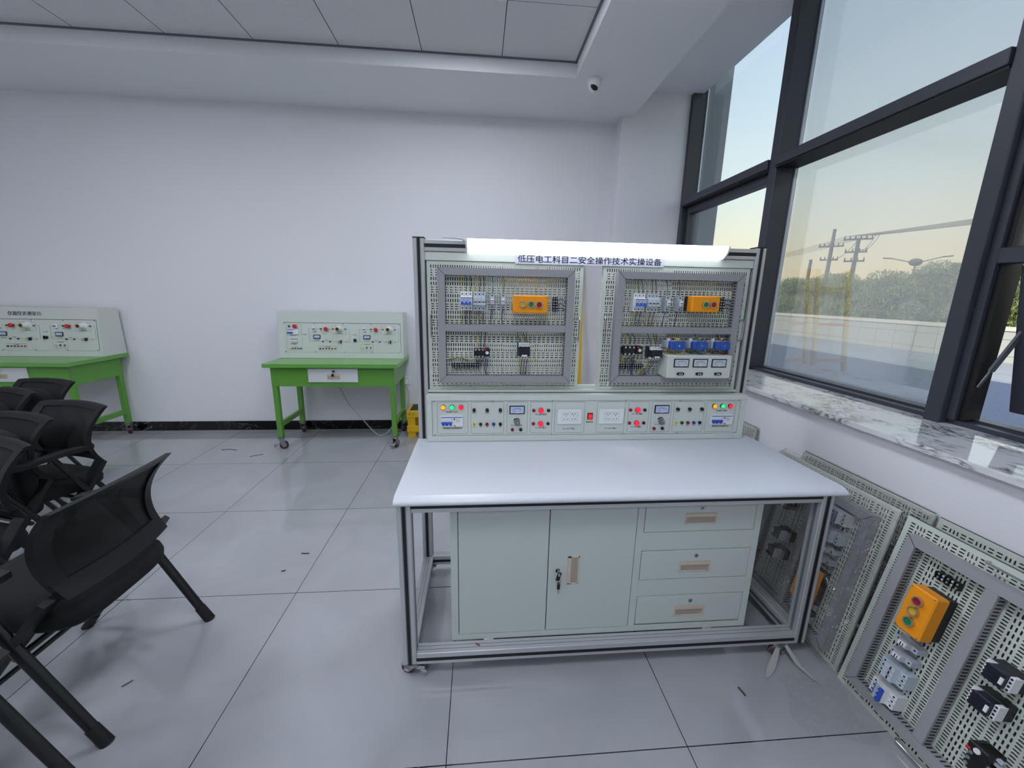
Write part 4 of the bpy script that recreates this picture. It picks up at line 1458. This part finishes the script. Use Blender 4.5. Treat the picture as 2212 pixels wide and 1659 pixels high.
def flat_board(x, y, z):
    return Matrix.Translation((x, y, z))
def lean_board(xb, yb_, tilt, up=True, z=0.0, roll=0.0):
    """long side upright, leaning back against the right wall; up: u runs upwards (else downwards)"""
    s_, c_ = math.sin(math.radians(tilt)), math.cos(math.radians(tilt))
    if up:
        X, Z, org = Vector((s_, 0, c_)), Vector((0, 1, 0)), Vector((xb, yb_, z))
    else:
        X, Z = Vector((-s_, 0, -c_)), Vector((0, -1, 0))
        org = Vector((xb, yb_ + BH, z)) - X * BW
    Y = Z.cross(X)
    m = Matrix((X, Y, Z)).transposed().to_4x4()
    return Matrix.Translation(org) @ m
board('perforated board in the left half of the workbench, three buttons on its orange box', 'left', 'perforated training boards', flat_board(-.2365, 1.898, 1.0125))
board('perforated board in the right half of the workbench, with three meters in a pale box', 'right', 'perforated training boards', flat_board(.5815, 1.898, 1.0125))
board('unwrapped perforated board leaning at the right edge with red, yellow and green buttons', 'lean', 'perforated training boards', lean_board(1.425, .594, 10.4), wires=False)
board('pale perforated board standing against the wall behind the unwrapped board with the orange box', 'lean', 'perforated training boards', lean_board(1.553, .560, 6.6), wires=False, parts='bare')
def film_sheet(root, seed, bulge=.03, u0=-.012, u1=BW + .012, v0=-.014, v1=BH + .014):
    rnd = random.Random(seed)
    nx, ny = 44, 38
    ph = [rnd.uniform(0, 6.28) for _ in range(8)]
    vs, fs = [], []
    for j in range(ny + 1):
        for i in range(nx + 1):
            a, b_ = i / nx, j / ny
            e = min(a, 1 - a, b_, 1 - b_)
            w_ = bulge + .062 * min(1, e * 9) + .006 * math.sin(17 * a + 9 * b_ + ph[0]) + .006 * math.sin(11 * b_ - 23 * a + ph[1]) + .004 * math.sin(47 * a + 31 * b_ + ph[2]) + rnd.uniform(-.004, .004)
            if e < .03: w_ = -.036 if e == 0 else .004
            vs.append((u0 + (u1 - u0) * a + rnd.uniform(-.003, .003), -w_, v0 + (v1 - v0) * b_ + rnd.uniform(-.003, .003)))
    for j in range(ny):
        for i in range(nx):
            k = j * (nx + 1) + i
            fs.append((k, k + 1, k + nx + 2, k + nx + 1))
    m = MB().add(vs, fs, M_FILM)
    return m.build('plastic_wrap', root, 'crinkled clear plastic wrap', angle=20)
w1 = board('film-wrapped perforated board leaning beside the right front leg of the workbench', 'lean', 'perforated training boards', lean_board(1.44, 1.212, 8.6, False), wires=False)
w2 = board('film-wrapped perforated board behind the other wrapped board, touching the wall', 'lean', 'perforated training boards', lean_board(1.575, 1.175, 5.2, True), wires=False, parts='bare', handles=False)
w3 = board('film-wrapped perforated board whose corner shows behind the right end of the grey console', 'lean', 'perforated training boards', lean_board(1.565, 2.125, 6.0, True), wires=False, parts='bare', handles=False)
film_sheet(w1, 3)
film_sheet(w2, 5, .008)
film_sheet(w3, 9, .008)

# ================================================================ GREEN DESKS
def green_desk(dx, label, drawer_x=0.0):
    t = thing('green_desk', label, 'desk', (-1.33 + dx, 3.95, 0), 'green desks on casters against the back wall')
    x0, x1 = -1.923 + dx, -.741 + dx
    MB().box(x0, x1, 3.655, 4.268, .790, .826, M_DESKTOP, .002).build('worktop', t)
    lx0, lx1, yf = -1.876 + dx, -.783 + dx, 3.70
    a = MB()
    a.box(lx0, lx1, yf, yf + .002, .612, .790, M_DESKG)
    a.box(lx0, lx1, yf - .001, yf, .612, .650, M_DESKG)
    a.box(lx0, lx0 + .045, yf - .001, yf, .65, .79, M_DESKG)
    a.box(lx1 - .045, lx1, yf - .001, yf, .65, .79, M_DESKG)
    a.box(lx0, lx0 + .002, yf, 4.215, .612, .790, M_DESKG)
    a.box(lx1 - .002, lx1, yf, 4.215, .612, .790, M_DESKG)
    a.box(lx0, lx1, 4.213, 4.215, .612, .790, M_DESKG)
    a.build('apron', t)
    for x in (lx0, lx1 - .044):
        for y in (yf, 4.171):
            MB().box(x, x + .044, y, y + .044, .118, .612, M_DESKG, .002).build('leg', t)
            front = y < 4
            left = x < lx0 + .1
            caster(t, x + .022, y + .022, .118, .037, brake=1 if front else None, yaw=math.radians((-62 if left else -20) if front else (5 if left else 35)))
        MB().box(x + .006, x + .038, yf + .044, 4.171, .215, .262, M_DESKG, .002).build('stretcher', t)
    d = MB().box(-1.548 + dx, -1.108 + dx, yf - .012, yf, .652, .780, mat('off_white_drawer', 'cfd2d2', 0.45), .002).build('drawer', t)
    h = MB()
    hx, hz = -1.322 + dx, .703
    h.box(hx - .058, hx + .058, yf - .015, yf - .008, hz - .021, hz + .021, M_CREAM, .001)
    h.box(hx - .052, hx + .052, yf - .0155, yf - .012, hz - .017, hz + .008, M_CREAMD)
    h.box(hx - .052, hx + .052, yf - .0162, yf - .012, hz - .008, hz - .003, M_CREAM)
    h.build('handle', d, 'beige recessed handle')
    k = MB()
    k.cyl((hx, yf - .012, hz + .052), (hx, yf - .018, hz + .052), .010, .010, M_CHROME, 14)
    k.box(hx - .004, hx + .014, yf - .034, yf - .018, hz + .046, hz + .060, M_BLACK, .002)
    k.tube([(hx, yf - .024, hz + .048), (hx - .006, yf - .026, hz + .038), (hx - .004, yf - .024, hz + .028)], .0012, M_CHROME, 5)
    k.box(hx - .015, hx + .004, yf - .030, yf - .016, hz + .004, hz + .030, M_BLACK, .003)
    k.build('lock_and_key', d, 'lock with black key hanging')
    return t
green_desk(0, 'green steel desk on casters left of the workbench, whole front in view')
green_desk(-2.762, 'green steel desk behind the black chairs at the left edge')

def measuring_console(dx, label, sign):
    t = thing('measuring_console', label, 'control console', (-1.34 + dx, 4.12, .826), 'grey measuring consoles on the green desks')
    x0, x1 = -1.926 + dx, -.748 + dx
    yb0, yt0, yb1, yt1 = 4.003, 4.038, 4.262, 4.248
    zb, zt = .827, 1.271
    b = MB()
    b.prism([(yb0, zb), (yb1, zb), (yt1, zt), (yt0, zt)], x0, x1, 'x', M_PALE2)
    b.build('housing', t)
    tilt = math.atan2(yt0 - yb0, zt - zb)
    # local frame on the sloping face: x along, z up the slope, y out of it
    F = Matrix.Translation((x0, yb0, zb)) @ Matrix.Rotation(-tilt, 4, 'X')
    FU, FV, FW, FH = .056, .055, 1.098, .282
    fp = MB(F)
    fp.box(FU, FU + FW, -.003, .002, FV, FV + FH, M_PALE2, .0006)
    fp.box(FU - .001, FU + FW + .001, -.0012, .002, FV + FH, FV + FH + .004, M_SEAM)
    fp.box(FU + FW, FU + FW + .003, -.0012, .002, FV, FV + FH, M_LINE)
    S = FW / 1285
    def P(zx, zy):
        return FU + (zx - 215) * S, FV + FH - (zy - 265) * (FH / 325)
    def rect(x_0, y_0, x_1, y_1):
        a, d = P(x_0, y_0), P(x_1, y_1)
        frame_line(fp, a[0], d[0], d[1], a[1], -.0034, .0014, .006, (0, 0))
    rect(240, 283, 405, 570); rect(583, 520, 784, 572); rect(1045, 494, 1190, 570)
    rect(737, 292, 900, 382); rect(1285, 292, 1443, 382)
    def ln(*pts):
        for a, b2 in zip(pts, pts[1:]):
            p, q = P(*a), P(*b2)
            fp.bar((p[0], -.0034, p[1]), (q[0], -.0034, q[1]), .0013, .0006, M_LINE, (0, 1, 0))
    for o in (0, 553):
        ln((530 + o, 328), (485 + o, 328), (485 + o, 468), (930 + o, 468), (930 + o, 328), (885 + o, 328))
        ln((560 + o, 328), (800 + o, 328))
        ln((485 + o, 445), (600 + o, 445)); ln((485 + o, 405), (530 + o, 405))
        ln((620 + o, 450), (620 + o, 468)); ln((730 + o, 450), (730 + o, 468))
    ln((1055, 550), (1185, 550)); ln((1075, 535), (1075, 568)); ln((1117, 535), (1117, 568)); ln((1160, 535), (1160, 568))
    for zx in (222, 545, 862, 1176, 1485):
        for zy in (272, 585):
            u, v = P(zx, zy)
            fp.cyl((u, -.0046, v), (u, -.002, v), .004, .004, M_SEAM, 8)
    f = fp.build('faceplate', t)
    def part(name, lab=None):
        m = MB(F)
        return m
    def dot(name, zx, zy, r, h, m, ring=None, lab=None):
        u, v = P(zx, zy)
        q = MB(F)
        if ring: q.ring((u, -.003, v), (0, -1, 0), r * .8, r * 1.3, h * .5, ring, 16)
        q.cyl((u, -.003, v), (u, -.003 - h, v), r, r * .9, m, 16)
        return q.build(name, t, lab)
    # breaker, isolator, stop buttons
    u0, v1 = P(252, 333); u1, v0 = P(378, 393)
    q = MB(F)
    q.box(u0, u1, -.012, -.002, v0, v1, M_WHITE, .002)
    q.box(u0, u0 + (u1 - u0) * .55, -.0125, -.010, v1 - .010, v1 - .003, MATS['blue_print'])
    br = q.build('breaker', t)
    q = MB(F)
    q.box(u0 + .002, u0 + (u1 - u0) * .5, -.024, -.010, v0 + .010, v0 + .024, M_BLUE, .002)
    q.build('toggle', br, 'blue breaker toggle')
    u0, v1 = P(283, 436); u1, v0 = P(357, 492)
    q = MB(F)
    q.box(u0, u1, -.012, -.002, v0, v1, mat('pale_blue_grey_plastic', 'b4bdc6', 0.45), .002)
    for k in range(3):
        c = u0 + (u1 - u0) * (k + .5) / 3
        q.box(c - .008, c + .008, -.016, -.011, v0 + .018, v0 + .034, M_WHITE, .001)
        q.cyl((c, -.0128, v1 - .008), (c, -.011, v1 - .008), .003, .003, M_SEAM, 8)
    q.build('isolator', t)
    dot('indicator_lamp', 275, 303, .009, .008, M_JG, M_CHROME)
    for zx, zy in ((342, 303), (678, 328), (1229, 331)):
        u, v = P(zx, zy)
        q = MB(F)
        q.cyl((u, -.003, v), (u, -.016, v), .013, .013, M_BLACK, 16)
        q.cyl((u, -.016, v), (u, -.030, v), .018, .0185, M_BRED, 20)
        q.cyl((u, -.030, v), (u, -.034, v), .0185, .013, M_BRED, 20)
        q.build('stop_button', t, 'red mushroom stop button')
    for o in (0, 553):
        u, v = P(545 + o, 330)
        q = MB(F)
        q.box(u - .013, u + .013, -.016, -.002, v - .022, v + .022, M_WHITE, .002)
        q.box(u - .008, u + .008, -.026, -.014, v - .006, v + .004, M_BLUE, .002)
        q.build('mini_breaker', t)
        for zx, m in ((617 + o, M_BLACK), (750 + o, M_JR), (884 + o, M_JB)):
            dot('terminal_jack', zx, 329, .0075, .007, m)
        for zx, m in ((634 + o, M_BLACK), (711 + o, M_BLACK), (778 + o, M_JY), (888 + o, M_JY)):
            dot('terminal_jack', zx, 468, .0075, .007, m)
        u, v = P(820 + o, 328)
        q = MB(F)
        q.cyl((u, -.003, v), (u, -.020, v), .034, .026, M_WHITE, 24)
        q.cyl((u, -.020, v), (u - .002, -.058, v), .024, .019, M_WHITE, 22)
        q.ring((u - .002, -.058, v), (0, -1, 0), .012, .018, .003, mat('brass', 'b58d4a', 0.35, 0.9), 18)
        q.cyl((u - .002, -.0592, v), (u - .002, -.0596, v), .012, .012, M_SEAM, 14)
        q.build('lamp_holder', t, 'white porcelain lamp holder')
        u0, v1 = P(531 + o, 393); u1, v0 = P(609 + o, 438)
        q = MB(F)
        q.box(u0, u1, -.010, -.002, v0, v1, M_DKNAVY, .002)
        q.box(u0 + .008, u1 - .006, -.0108, -.009, v0 + .008, v1 - .007, M_LCD)
        q.build('digital_meter', t)
        u, v = P(827 + o, 469)
        q = MB(F)
        q.cyl((u, -.003, v), (u, -.026, v), .0145, .012, M_BLACK, 18)
        q.cyl((u, -.026, v), (u, -.0275, v), .008, .008, M_CHROME, 14)
        q.build('rotary_knob', t)
    u, v = P(990, 452)
    q = MB(F)
    q.cyl((u, -.003, v), (u, -.022, v), .015, .012, M_BLACK, 16)
    q.box(u - .004, u + .004, -.034, -.020, v - .017, v + .017, M_BLACK, .002)
    q.build('selector_switch', t)
    for zx, m in zip((273, 302, 330, 360, 388), (M_JY, M_JG, M_JR, M_JB, M_BLACK)):
        dot('terminal_jack', zx, 547, .0075, .007, m)
    for zx, m in zip((600, 633, 666, 699, 733, 766), (M_BLACK, M_JR, M_JR, M_JR, M_JR, M_JR)):
        dot('terminal_jack', zx, 547, .0075, .007, m)
    for zx, m in zip((1073, 1117, 1160), (M_JY, M_BLACK, M_JR)):
        dot('terminal_jack', zx, 533, .0075, .007, m)
    lt = MB(F)
    def lab(s, zx, zy, size):
        u, v = P(zx, zy)
        text_mesh(s, size, lt, M_INK, (u, -.0036, v), ext=.0001)
    lab('漏电保护开关', 315, 405, .011); lab('熔断器', 320, 500, .010); lab('电源输出', 330, 527, .009)
    lab('仪表测量输出', 683, 530, .010); lab('三相电机测量', 1117, 503, .009)
    for o in (0, 553):
        lab('开关', 552 + o, 362, .010); lab('急停', 620 + o, 355, .009); lab('急停', 685 + o, 355, .009)
        lab('螺口灯座', 820 + o, 378, .011); lab('交流电源', 435 + o, 392, .010); lab('电压测量', 672 + o, 452, .009); lab('直流电压表', 570 + o, 457, .009); lab('调节', 845 + o, 452, .009)
    lt.build('lettering', t)
    if sign:
        q = MB(F)
        cu = x1 - x0 - .617
        q.box(cu - .148, cu + .148, -.002, .002, .364, .412, mat('white_paper_label', 'cfd3d3', 0.6))
        sp_ = q.build('sign_strip', t)
        l2 = MB(F)
        text_mesh('仪器仪表测量台', .040, l2, M_INK, (cu, -.0024, .388))
        text_mesh('仪器仪表测量台', .040, l2, M_INK, (cu + .0012, -.0024, .388))
        l2.build('lettering', sp_)
    return t
measuring_console(0, 'grey measuring console on the green desk nearest the workbench', False)
measuring_console(-2.762, 'grey measuring console with a name strip on the green desk at the left edge', True)

# socket, plug and hanging cable by the near green desk
ws = thing('wall_socket', 'white wall socket low on the back wall right of the green desk', 'socket', (-.779, 4.289, .542))
MB().box(-.822, -.738, 4.281, 4.289, .498, .588, M_WHITE, .003).build('plate', ws)
MB().box(-.805, -.765, 4.243, 4.2805, .508, .545, M_WHITE, .005).build('plug', ws)
m = MB()
for s_ in (-.008, .008): m.box(-.785 + s_ - .0015, -.785 + s_ + .0015, 4.2804, 4.282, .560, .570, M_INK)
m.build('socket_hole', ws)
ca = [(-1.53, 4.19, .62), (-1.44, 4.19, .46), (-1.36, 4.17, .31), (-1.23, 4.13, .17), (-1.12, 4.08, .062), (-1.05, 4.06, .010), (-.985, 4.06, .010), (-.93, 4.07, .06), (-.86, 4.11, .17), (-.80, 4.15, .23), (-.765, 4.20, .31), (-.752, 4.235, .42), (-.785, 4.25, .512)]
m = MB()
out = []
Pc = [Vector(p) for p in ca]
for i in range(len(Pc) - 1):
    p0, p1, p2, p3 = Pc[max(i - 1, 0)], Pc[i], Pc[i + 1], Pc[min(i + 2, len(Pc) - 1)]
    for k in range(5):
        t_ = k / 5
        out.append(.5 * ((2 * p1) + (p2 - p0) * t_ + (2 * p0 - 5 * p1 + 4 * p2 - p3) * t_ ** 2 + (3 * p1 - p0 - 3 * p2 + p3) * t_ ** 3))
m.tube(out, .0048, mat('pale_grey_cable', 'b9bdbf', 0.5), 8)
tag(m.build('power_cable'), 'pale power cable looping to the floor under the green desk', 'cable')

# ================================================================ YELLOW STOOL AND LADDERS
st = thing('step_stool', 'low yellow step stool with dark mat between green desk and workbench', 'step stool', (-.545, 4.12, 0))
x0, x1, y0, y1 = -.738, -.35, 3.985, 4.265
MB().box(x0 + .03, x1 - .03, y0 + .03, y1 - .03, .283, .291, M_MAT, .002).build('rubber_mat', st)
m = MB()
m.box(x0, x1, y0, y0 + .03, .217, .287, M_STOOLY, .003); m.box(x0, x1, y1 - .03, y1, .217, .287, M_STOOLY, .003)
m.box(x0, x0 + .03, y0 + .03, y1 - .03, .217, .287, M_STOOLY, .003); m.box(x1 - .03, x1, y0 + .03, y1 - .03, .217, .287, M_STOOLY, .003)
m.box(x0 + .03, x1 - .03, y0 + .03, y1 - .03, .27, .283, M_STOOLY)
for dx in (.03, .07):
    m.cyl((x0 + dx, y0 - .003, .255), (x0 + dx, y0 + .002, .255), .008, .008, M_STEEL, 10)
m.build('top_frame', st)
for x in (x0 + .006, x1 - .085):
    for y in (y0 + .006, y1 - .036):
        MB().box(x, x + .079, y, y + .03, 0, .217, M_STOOLY, .002).build('leg', st)
for y in (y0, y1 - .03):
    MB().box(x0, x1, y - .002, y + .008, .063, .130, M_STOOLY, .002).build('crosspiece', st)

def ladder(xa, xb, label):
    t = thing('ladder', label, 'ladder', ((xa + xb) / 2, 4.05, 0), 'yellow ladders leaning behind the workbench')
    yb_, yt_, H = 3.98, 4.255, 1.80
    def L(z): return yb_ + (yt_ - yb_) * z / H
    for x in (xa, xb):
        MB().bar((x, L(0.0), .012), (x, L(H), H), .042, .030, M_STOOLY, (1, 0, 0)).build('rail', t)
        MB().box(x - .024, x + .024, yb_ - .02, yb_ + .025, 0, .03, M_BLACK, .003).build('foot', t)
    for z, m in ((.42, M_STOOLY), (.82, M_STOOLY), (1.21, M_BRED), (1.60, M_STOOLY)):
        MB().bar((xa + .021, L(z), z), (xb - .021, L(z), z), .032, .032, m).build('rung', t, 'red rung' if m == M_BRED else None)
ladder(.235, .600, 'yellow ladder against the back wall behind the left board of the workbench')
ladder(.700, 1.060, 'yellow ladder against the back wall seen in the gap between the two boards')

# ================================================================ CHAIRS
def back_u(s):
    """forward position of the backrest at height s in 0..1"""
    a, m_, b = .060, .112, .016
    k = .42
    return a * (s - k) * (s - 1) / (k * 1) + m_ * s * (s - 1) / (k * (k - 1)) + b * s * (s - k) / (1 - k)

def chair(label, folded=False, group='black mesh training chairs'):
    t = thing('mesh_chair', label, 'chair', (0, 0, 0), group, world=False)
    def grid(a0, a1, b0, b1, na, nb, th, off=0.0):
        """curved slab on the backrest: a across, b up (both 0..1)"""
        vs, fs = [], []
        for side in (0, 1):
            for j in range(nb + 1):
                for i in range(na + 1):
                    a = a0 + (a1 - a0) * i / na
                    b = b0 + (b1 - b0) * j / nb
                    hw = .205 + .030 * b
                    y = (a * 2 - 1) * hw
                    u = back_u(b) - .030 * (1 - (a * 2 - 1) ** 2) + (th if side else 0) + off
                    vs.append((u, y,   .506 + .310 * b + .010 * (1 - (a * 2 - 1) ** 2) * (b > .9)))
        n = (na + 1) * (nb + 1)
        for j in range(nb):
            for i in range(na):
                k = j * (na + 1) + i
                fs.append((k, k + na + 1, k + na + 2, k + 1))
                fs.append((n + k, n + k + 1, n + k + na + 2, n + k + na + 1))
        for i in range(na):
            fs.append((i, i + 1, n + i + 1, n + i))
            k = nb * (na + 1) + i
            fs.append((k, n + k, n + k + 1, k + 1))
        for j in range(nb):
            k = j * (na + 1)
            fs.append((k, n + k, n + k + na + 1, k + na + 1))
            k += na
            fs.append((k, k + na + 1, n + k + na + 1, n + k))
        return vs, fs
    fr = MB()
    for a0, a1, b0, b1, na, nb in ((0, 1, 0, .17, 16, 3), (0, 1, .93, 1, 16, 2), (0, .10, .15, .95, 3, 14), (.90, 1, .15, .95, 3, 14)):
        fr.add(*grid(a0, a1, b0, b1, na, nb, .022), M_MESHF)
    f = fr.build('back_frame', t, angle=50)
    MB().add(*grid(.06, .94, .10, .95, 22, 20, .003, .010), M_NET).build('back_netting', f, 'see-through black netting', angle=60)
    se = MB(Matrix.Translation((.150, 0, .335)) @ Matrix.Rotation(math.radians(-86), 4, 'Y') if folded else Matrix.Translation((.055, 0, .405)) @ Matrix.Rotation(math.radians(-3), 4, 'Y'))
    rings, NS = [], 48
    for zz, ins in ((-.034, .040), (-.030, .014), (-.014, .002), (.012, .0), (.034, .006), (.046, .022), (.051, .060)):
        ring = []
        for k in range(NS):
            a = 2 * math.pi * k / NS
            ca, sa = math.cos(a), math.sin(a)
            px = math.copysign(abs(ca) ** .42, ca) * (.235 - ins)
            py = math.copysign(abs(sa) ** .42, sa) * (.222 - ins) * (1.0 + .03 * ca)
            ring.append((.225 + px, py, .008 + zz))
        rings.append(ring)
    vs = [p for r in rings for p in r]
    fs = [tuple(range(NS))[::-1], tuple(range((len(rings) - 1) * NS, len(rings) * NS))]
    for q in range(len(rings) - 1):
        fs += [(q * NS + k, q * NS + (k + 1) % NS, (q + 1) * NS + (k + 1) % NS, (q + 1) * NS + k) for k in range(NS)]
    se.add(vs, fs, M_CUSH)
    so = se.build('seat', t, angle=60)
    for s_ in (-1, 1):
        y = s_ * .2575
        rl = MB()
        rl.tube([(.310, y, .640), (.015, y, .035)], [.017, .017], M_TUBE, 10, .62)
        ro = rl.build('rear_leg', t)
        MB().tube([(.032, y, .068), (-.004, y, 0.0)], [.0195, .0205], M_GASKET, 12, .75).build('foot_sleeve', ro)
        fl = MB()
        fl.bar((.092, s_ * .222, .522), (.225, s_ * .236, .350), .022, .060, M_MESHF, (0, 1, 0))
        fl.tube([(.20, s_ * .243, .385), (.475, s_ * .243, .035)], [.016, .016], M_TUBE, 10, .62)
        fo = fl.build('front_leg', t)
        MB().tube([(.455, s_ * .243, .062), (.500, s_ * .243, 0.0)], [.019, .020], M_GASKET, 12, .75).build('foot_sleeve', fo)
        ar = MB()
        pts = [(.165, .636), (.19, .642), (.25, .645), (.36, .640), (.43, .626), (.43, .614), (.36, .620), (.25, .624), (.19, .620), (.165, .616)]
        ar.prism(pts, y - .026, y + .026, 'y', M_MESHF)
        ar.v = [(v[0], v[1], v[2]) for v in ar.v]
        ar.build('armrest', t, angle=40)
    MB().tube([(.195, -.2575, .345), (.195, .2575, .345)], .010, M_TUBE, 8).build('crossbar', t)
    MB().tube([(.36, -.243, .18), (.36, .243, .18)], .009, M_TUBE, 8).build('crossbar', t)
    return t
c_open = chair('nearest black mesh chair, seen from behind with its back tilted towards the workbench')
c_fold = chair('black mesh chair with tipped-up seat wedged in front of the see-through one', folded=True)
def place(root, x, y, ang):
    root.location = (x, y, 0)
    root.rotation_euler = (0, 0, math.radians(ang))
place(c_open, -1.22, 1.3825, 180)
place(c_fold, -2.335, 2.170, 253)
for src, x, y, ang, lab in ((c_open, -1.155, .728, 180, 'black mesh chair at the lower left corner, mostly outside the photo, one leg showing'),
                            (c_open, -2.285, 2.400, 254, 'black mesh chair with see-through back in front of the left green desk'),
                            (c_open, -2.075, 1.80, 254, 'black mesh chair at the left edge directly behind the nearest chair'),
                            (c_fold, -2.965, 2.725, 253, 'black mesh chair left of the see-through one, top corner against the green desk'),
                            (c_fold, -3.02, 3.02, 256, 'rearmost black mesh chair, only its top edge showing below the white drawer')):
    c = copy_tree(src)
    c['label'] = lab
    place(c, x, y, ang)

# ================================================================ SCRAPS ON THE FLOOR
def scrap(name, label, cat, pts, r, m, flat=.4, group=None):
    tag(MB().tube(pts, r, m, 6, flat).build(name), label, cat, group)
M_SCRAP = mat('dark_scrap', '2a2622', 0.7)
scrap('floor_scrap', 'thin dark scrap on the floor tiles left of the green desk', 'scrap', [(-2.39, 3.70, .004), (-2.33, 3.71, .006), (-2.25, 3.69, .004)], .0026, M_SCRAP)
scrap('floor_scrap', 'thin dark scrap on the tiles just in front of the green desk', 'scrap', [(-2.05, 3.53, .004), (-2.01, 3.55, .006), (-1.96, 3.58, .004)], .0026, M_SCRAP)
scrap('floor_scrap', 'small dark scrap between the nearest chair and the workbench', 'scrap', [(-1.01, 2.10, .003), (-.985, 2.095, .004), (-.965, 2.098, .003)], .003, M_SCRAP)
scrap('floor_scrap', 'dark chip on the floor by the feet of the nearest chair', 'scrap', [(-1.335, 1.325, .003), (-1.322, 1.340, .004), (-1.315, 1.350, .003)], .0032, M_SCRAP)
scrap('floor_scrap', 'tiny dark speck on the floor tile left of the workbench leg', 'scrap', [(-1.05, 1.95, .003), (-1.03, 1.955, .004)], .003, M_SCRAP)
scrap('wire_offcut', 'short green wire offcut on the floor in front of the workbench', 'wire', [(.999, 1.172, .003), (1.003, 1.150, .003), (1.004, 1.138, .003)], .003, M_JG, 1)
scrap('wire_offcut', 'short red wire offcut on the bottom rail below the cabinet', 'wire', [(-.012, 1.328, .111), (.003, 1.318, .111)], .0025, M_JR, 1)
fl = thing('plastic_strip', 'clear plastic strips trailing from the right front caster of the workbench', 'plastic strip', (1.27, 1.27, 0))
m = MB()
m.add([(1.245, 1.300, .050), (1.262, 1.296, .045), (1.20, 1.236, .012), (1.170, 1.214, .004), (1.14, 1.200, .003), (1.135, 1.206, .003), (1.16, 1.236, .008)], [(0, 1, 2, 6), (6, 2, 3), (6, 3, 4, 5)], mat('crumpled_clear_strip', 'aaa9a6', 0.25))
m.build('strip', fl)
m = MB()
m.add([(1.275, 1.300, .052), (1.292, 1.300, .052), (1.302, 1.230, .020), (1.325, 1.185, .005), (1.338, 1.160, .003), (1.330, 1.158, .003), (1.312, 1.188, .005), (1.285, 1.236, .018)], [(0, 1, 2, 7), (7, 2, 3, 6), (6, 3, 4, 5)], MATS['crumpled_clear_strip'])
m.build('strip', fl)
m = MB()
rnd = random.Random(4)
pts = [(1.255 + .035 * math.cos(a) * (1 + .3 * rnd.uniform(-1, 1)), 1.296, .034 + .024 * math.sin(a) * (1 + .3 * rnd.uniform(-1, 1))) for a in [i * .5 for i in range(26)]]
m.tube(pts, .004, M_FILM, 5, .5)
m.build('tangle', fl)
def floor_film(x0, x1, y0, y1, skew, seed, label):
    rnd = random.Random(seed)
    nx, ny = 26, 40
    vs, fs = [], []
    for j in range(ny + 1):
        for i in range(nx + 1):
            a, b_ = i / nx, j / ny
            e = min(a, 1 - a, b_, 1 - b_) * 2
            vs.append((x0 + (x1 - x0) * a + skew * b_ + .02 * math.sin(7 * b_ + seed) + rnd.uniform(-.003, .003), y0 + (y1 - y0) * b_ + .02 * math.sin(6 * a), .0022 + e * .014 * abs(math.sin(9 * a + 5 * b_ + seed)) ** 3 + rnd.uniform(0, .0016)))
    for j in range(ny):
        for i in range(nx):
            k = j * (nx + 1) + i
            fs.append((k, k + 1, k + nx + 2, k + nx + 1))
    tag(MB().add(vs, fs, M_FILM2).build('plastic_sheet', angle=20), label, 'plastic sheet')
floor_film(1.13, 1.36, .965, 1.20, .04, 2, 'crinkled clear plastic sheet on the floor beside the unwrapped leaning board')
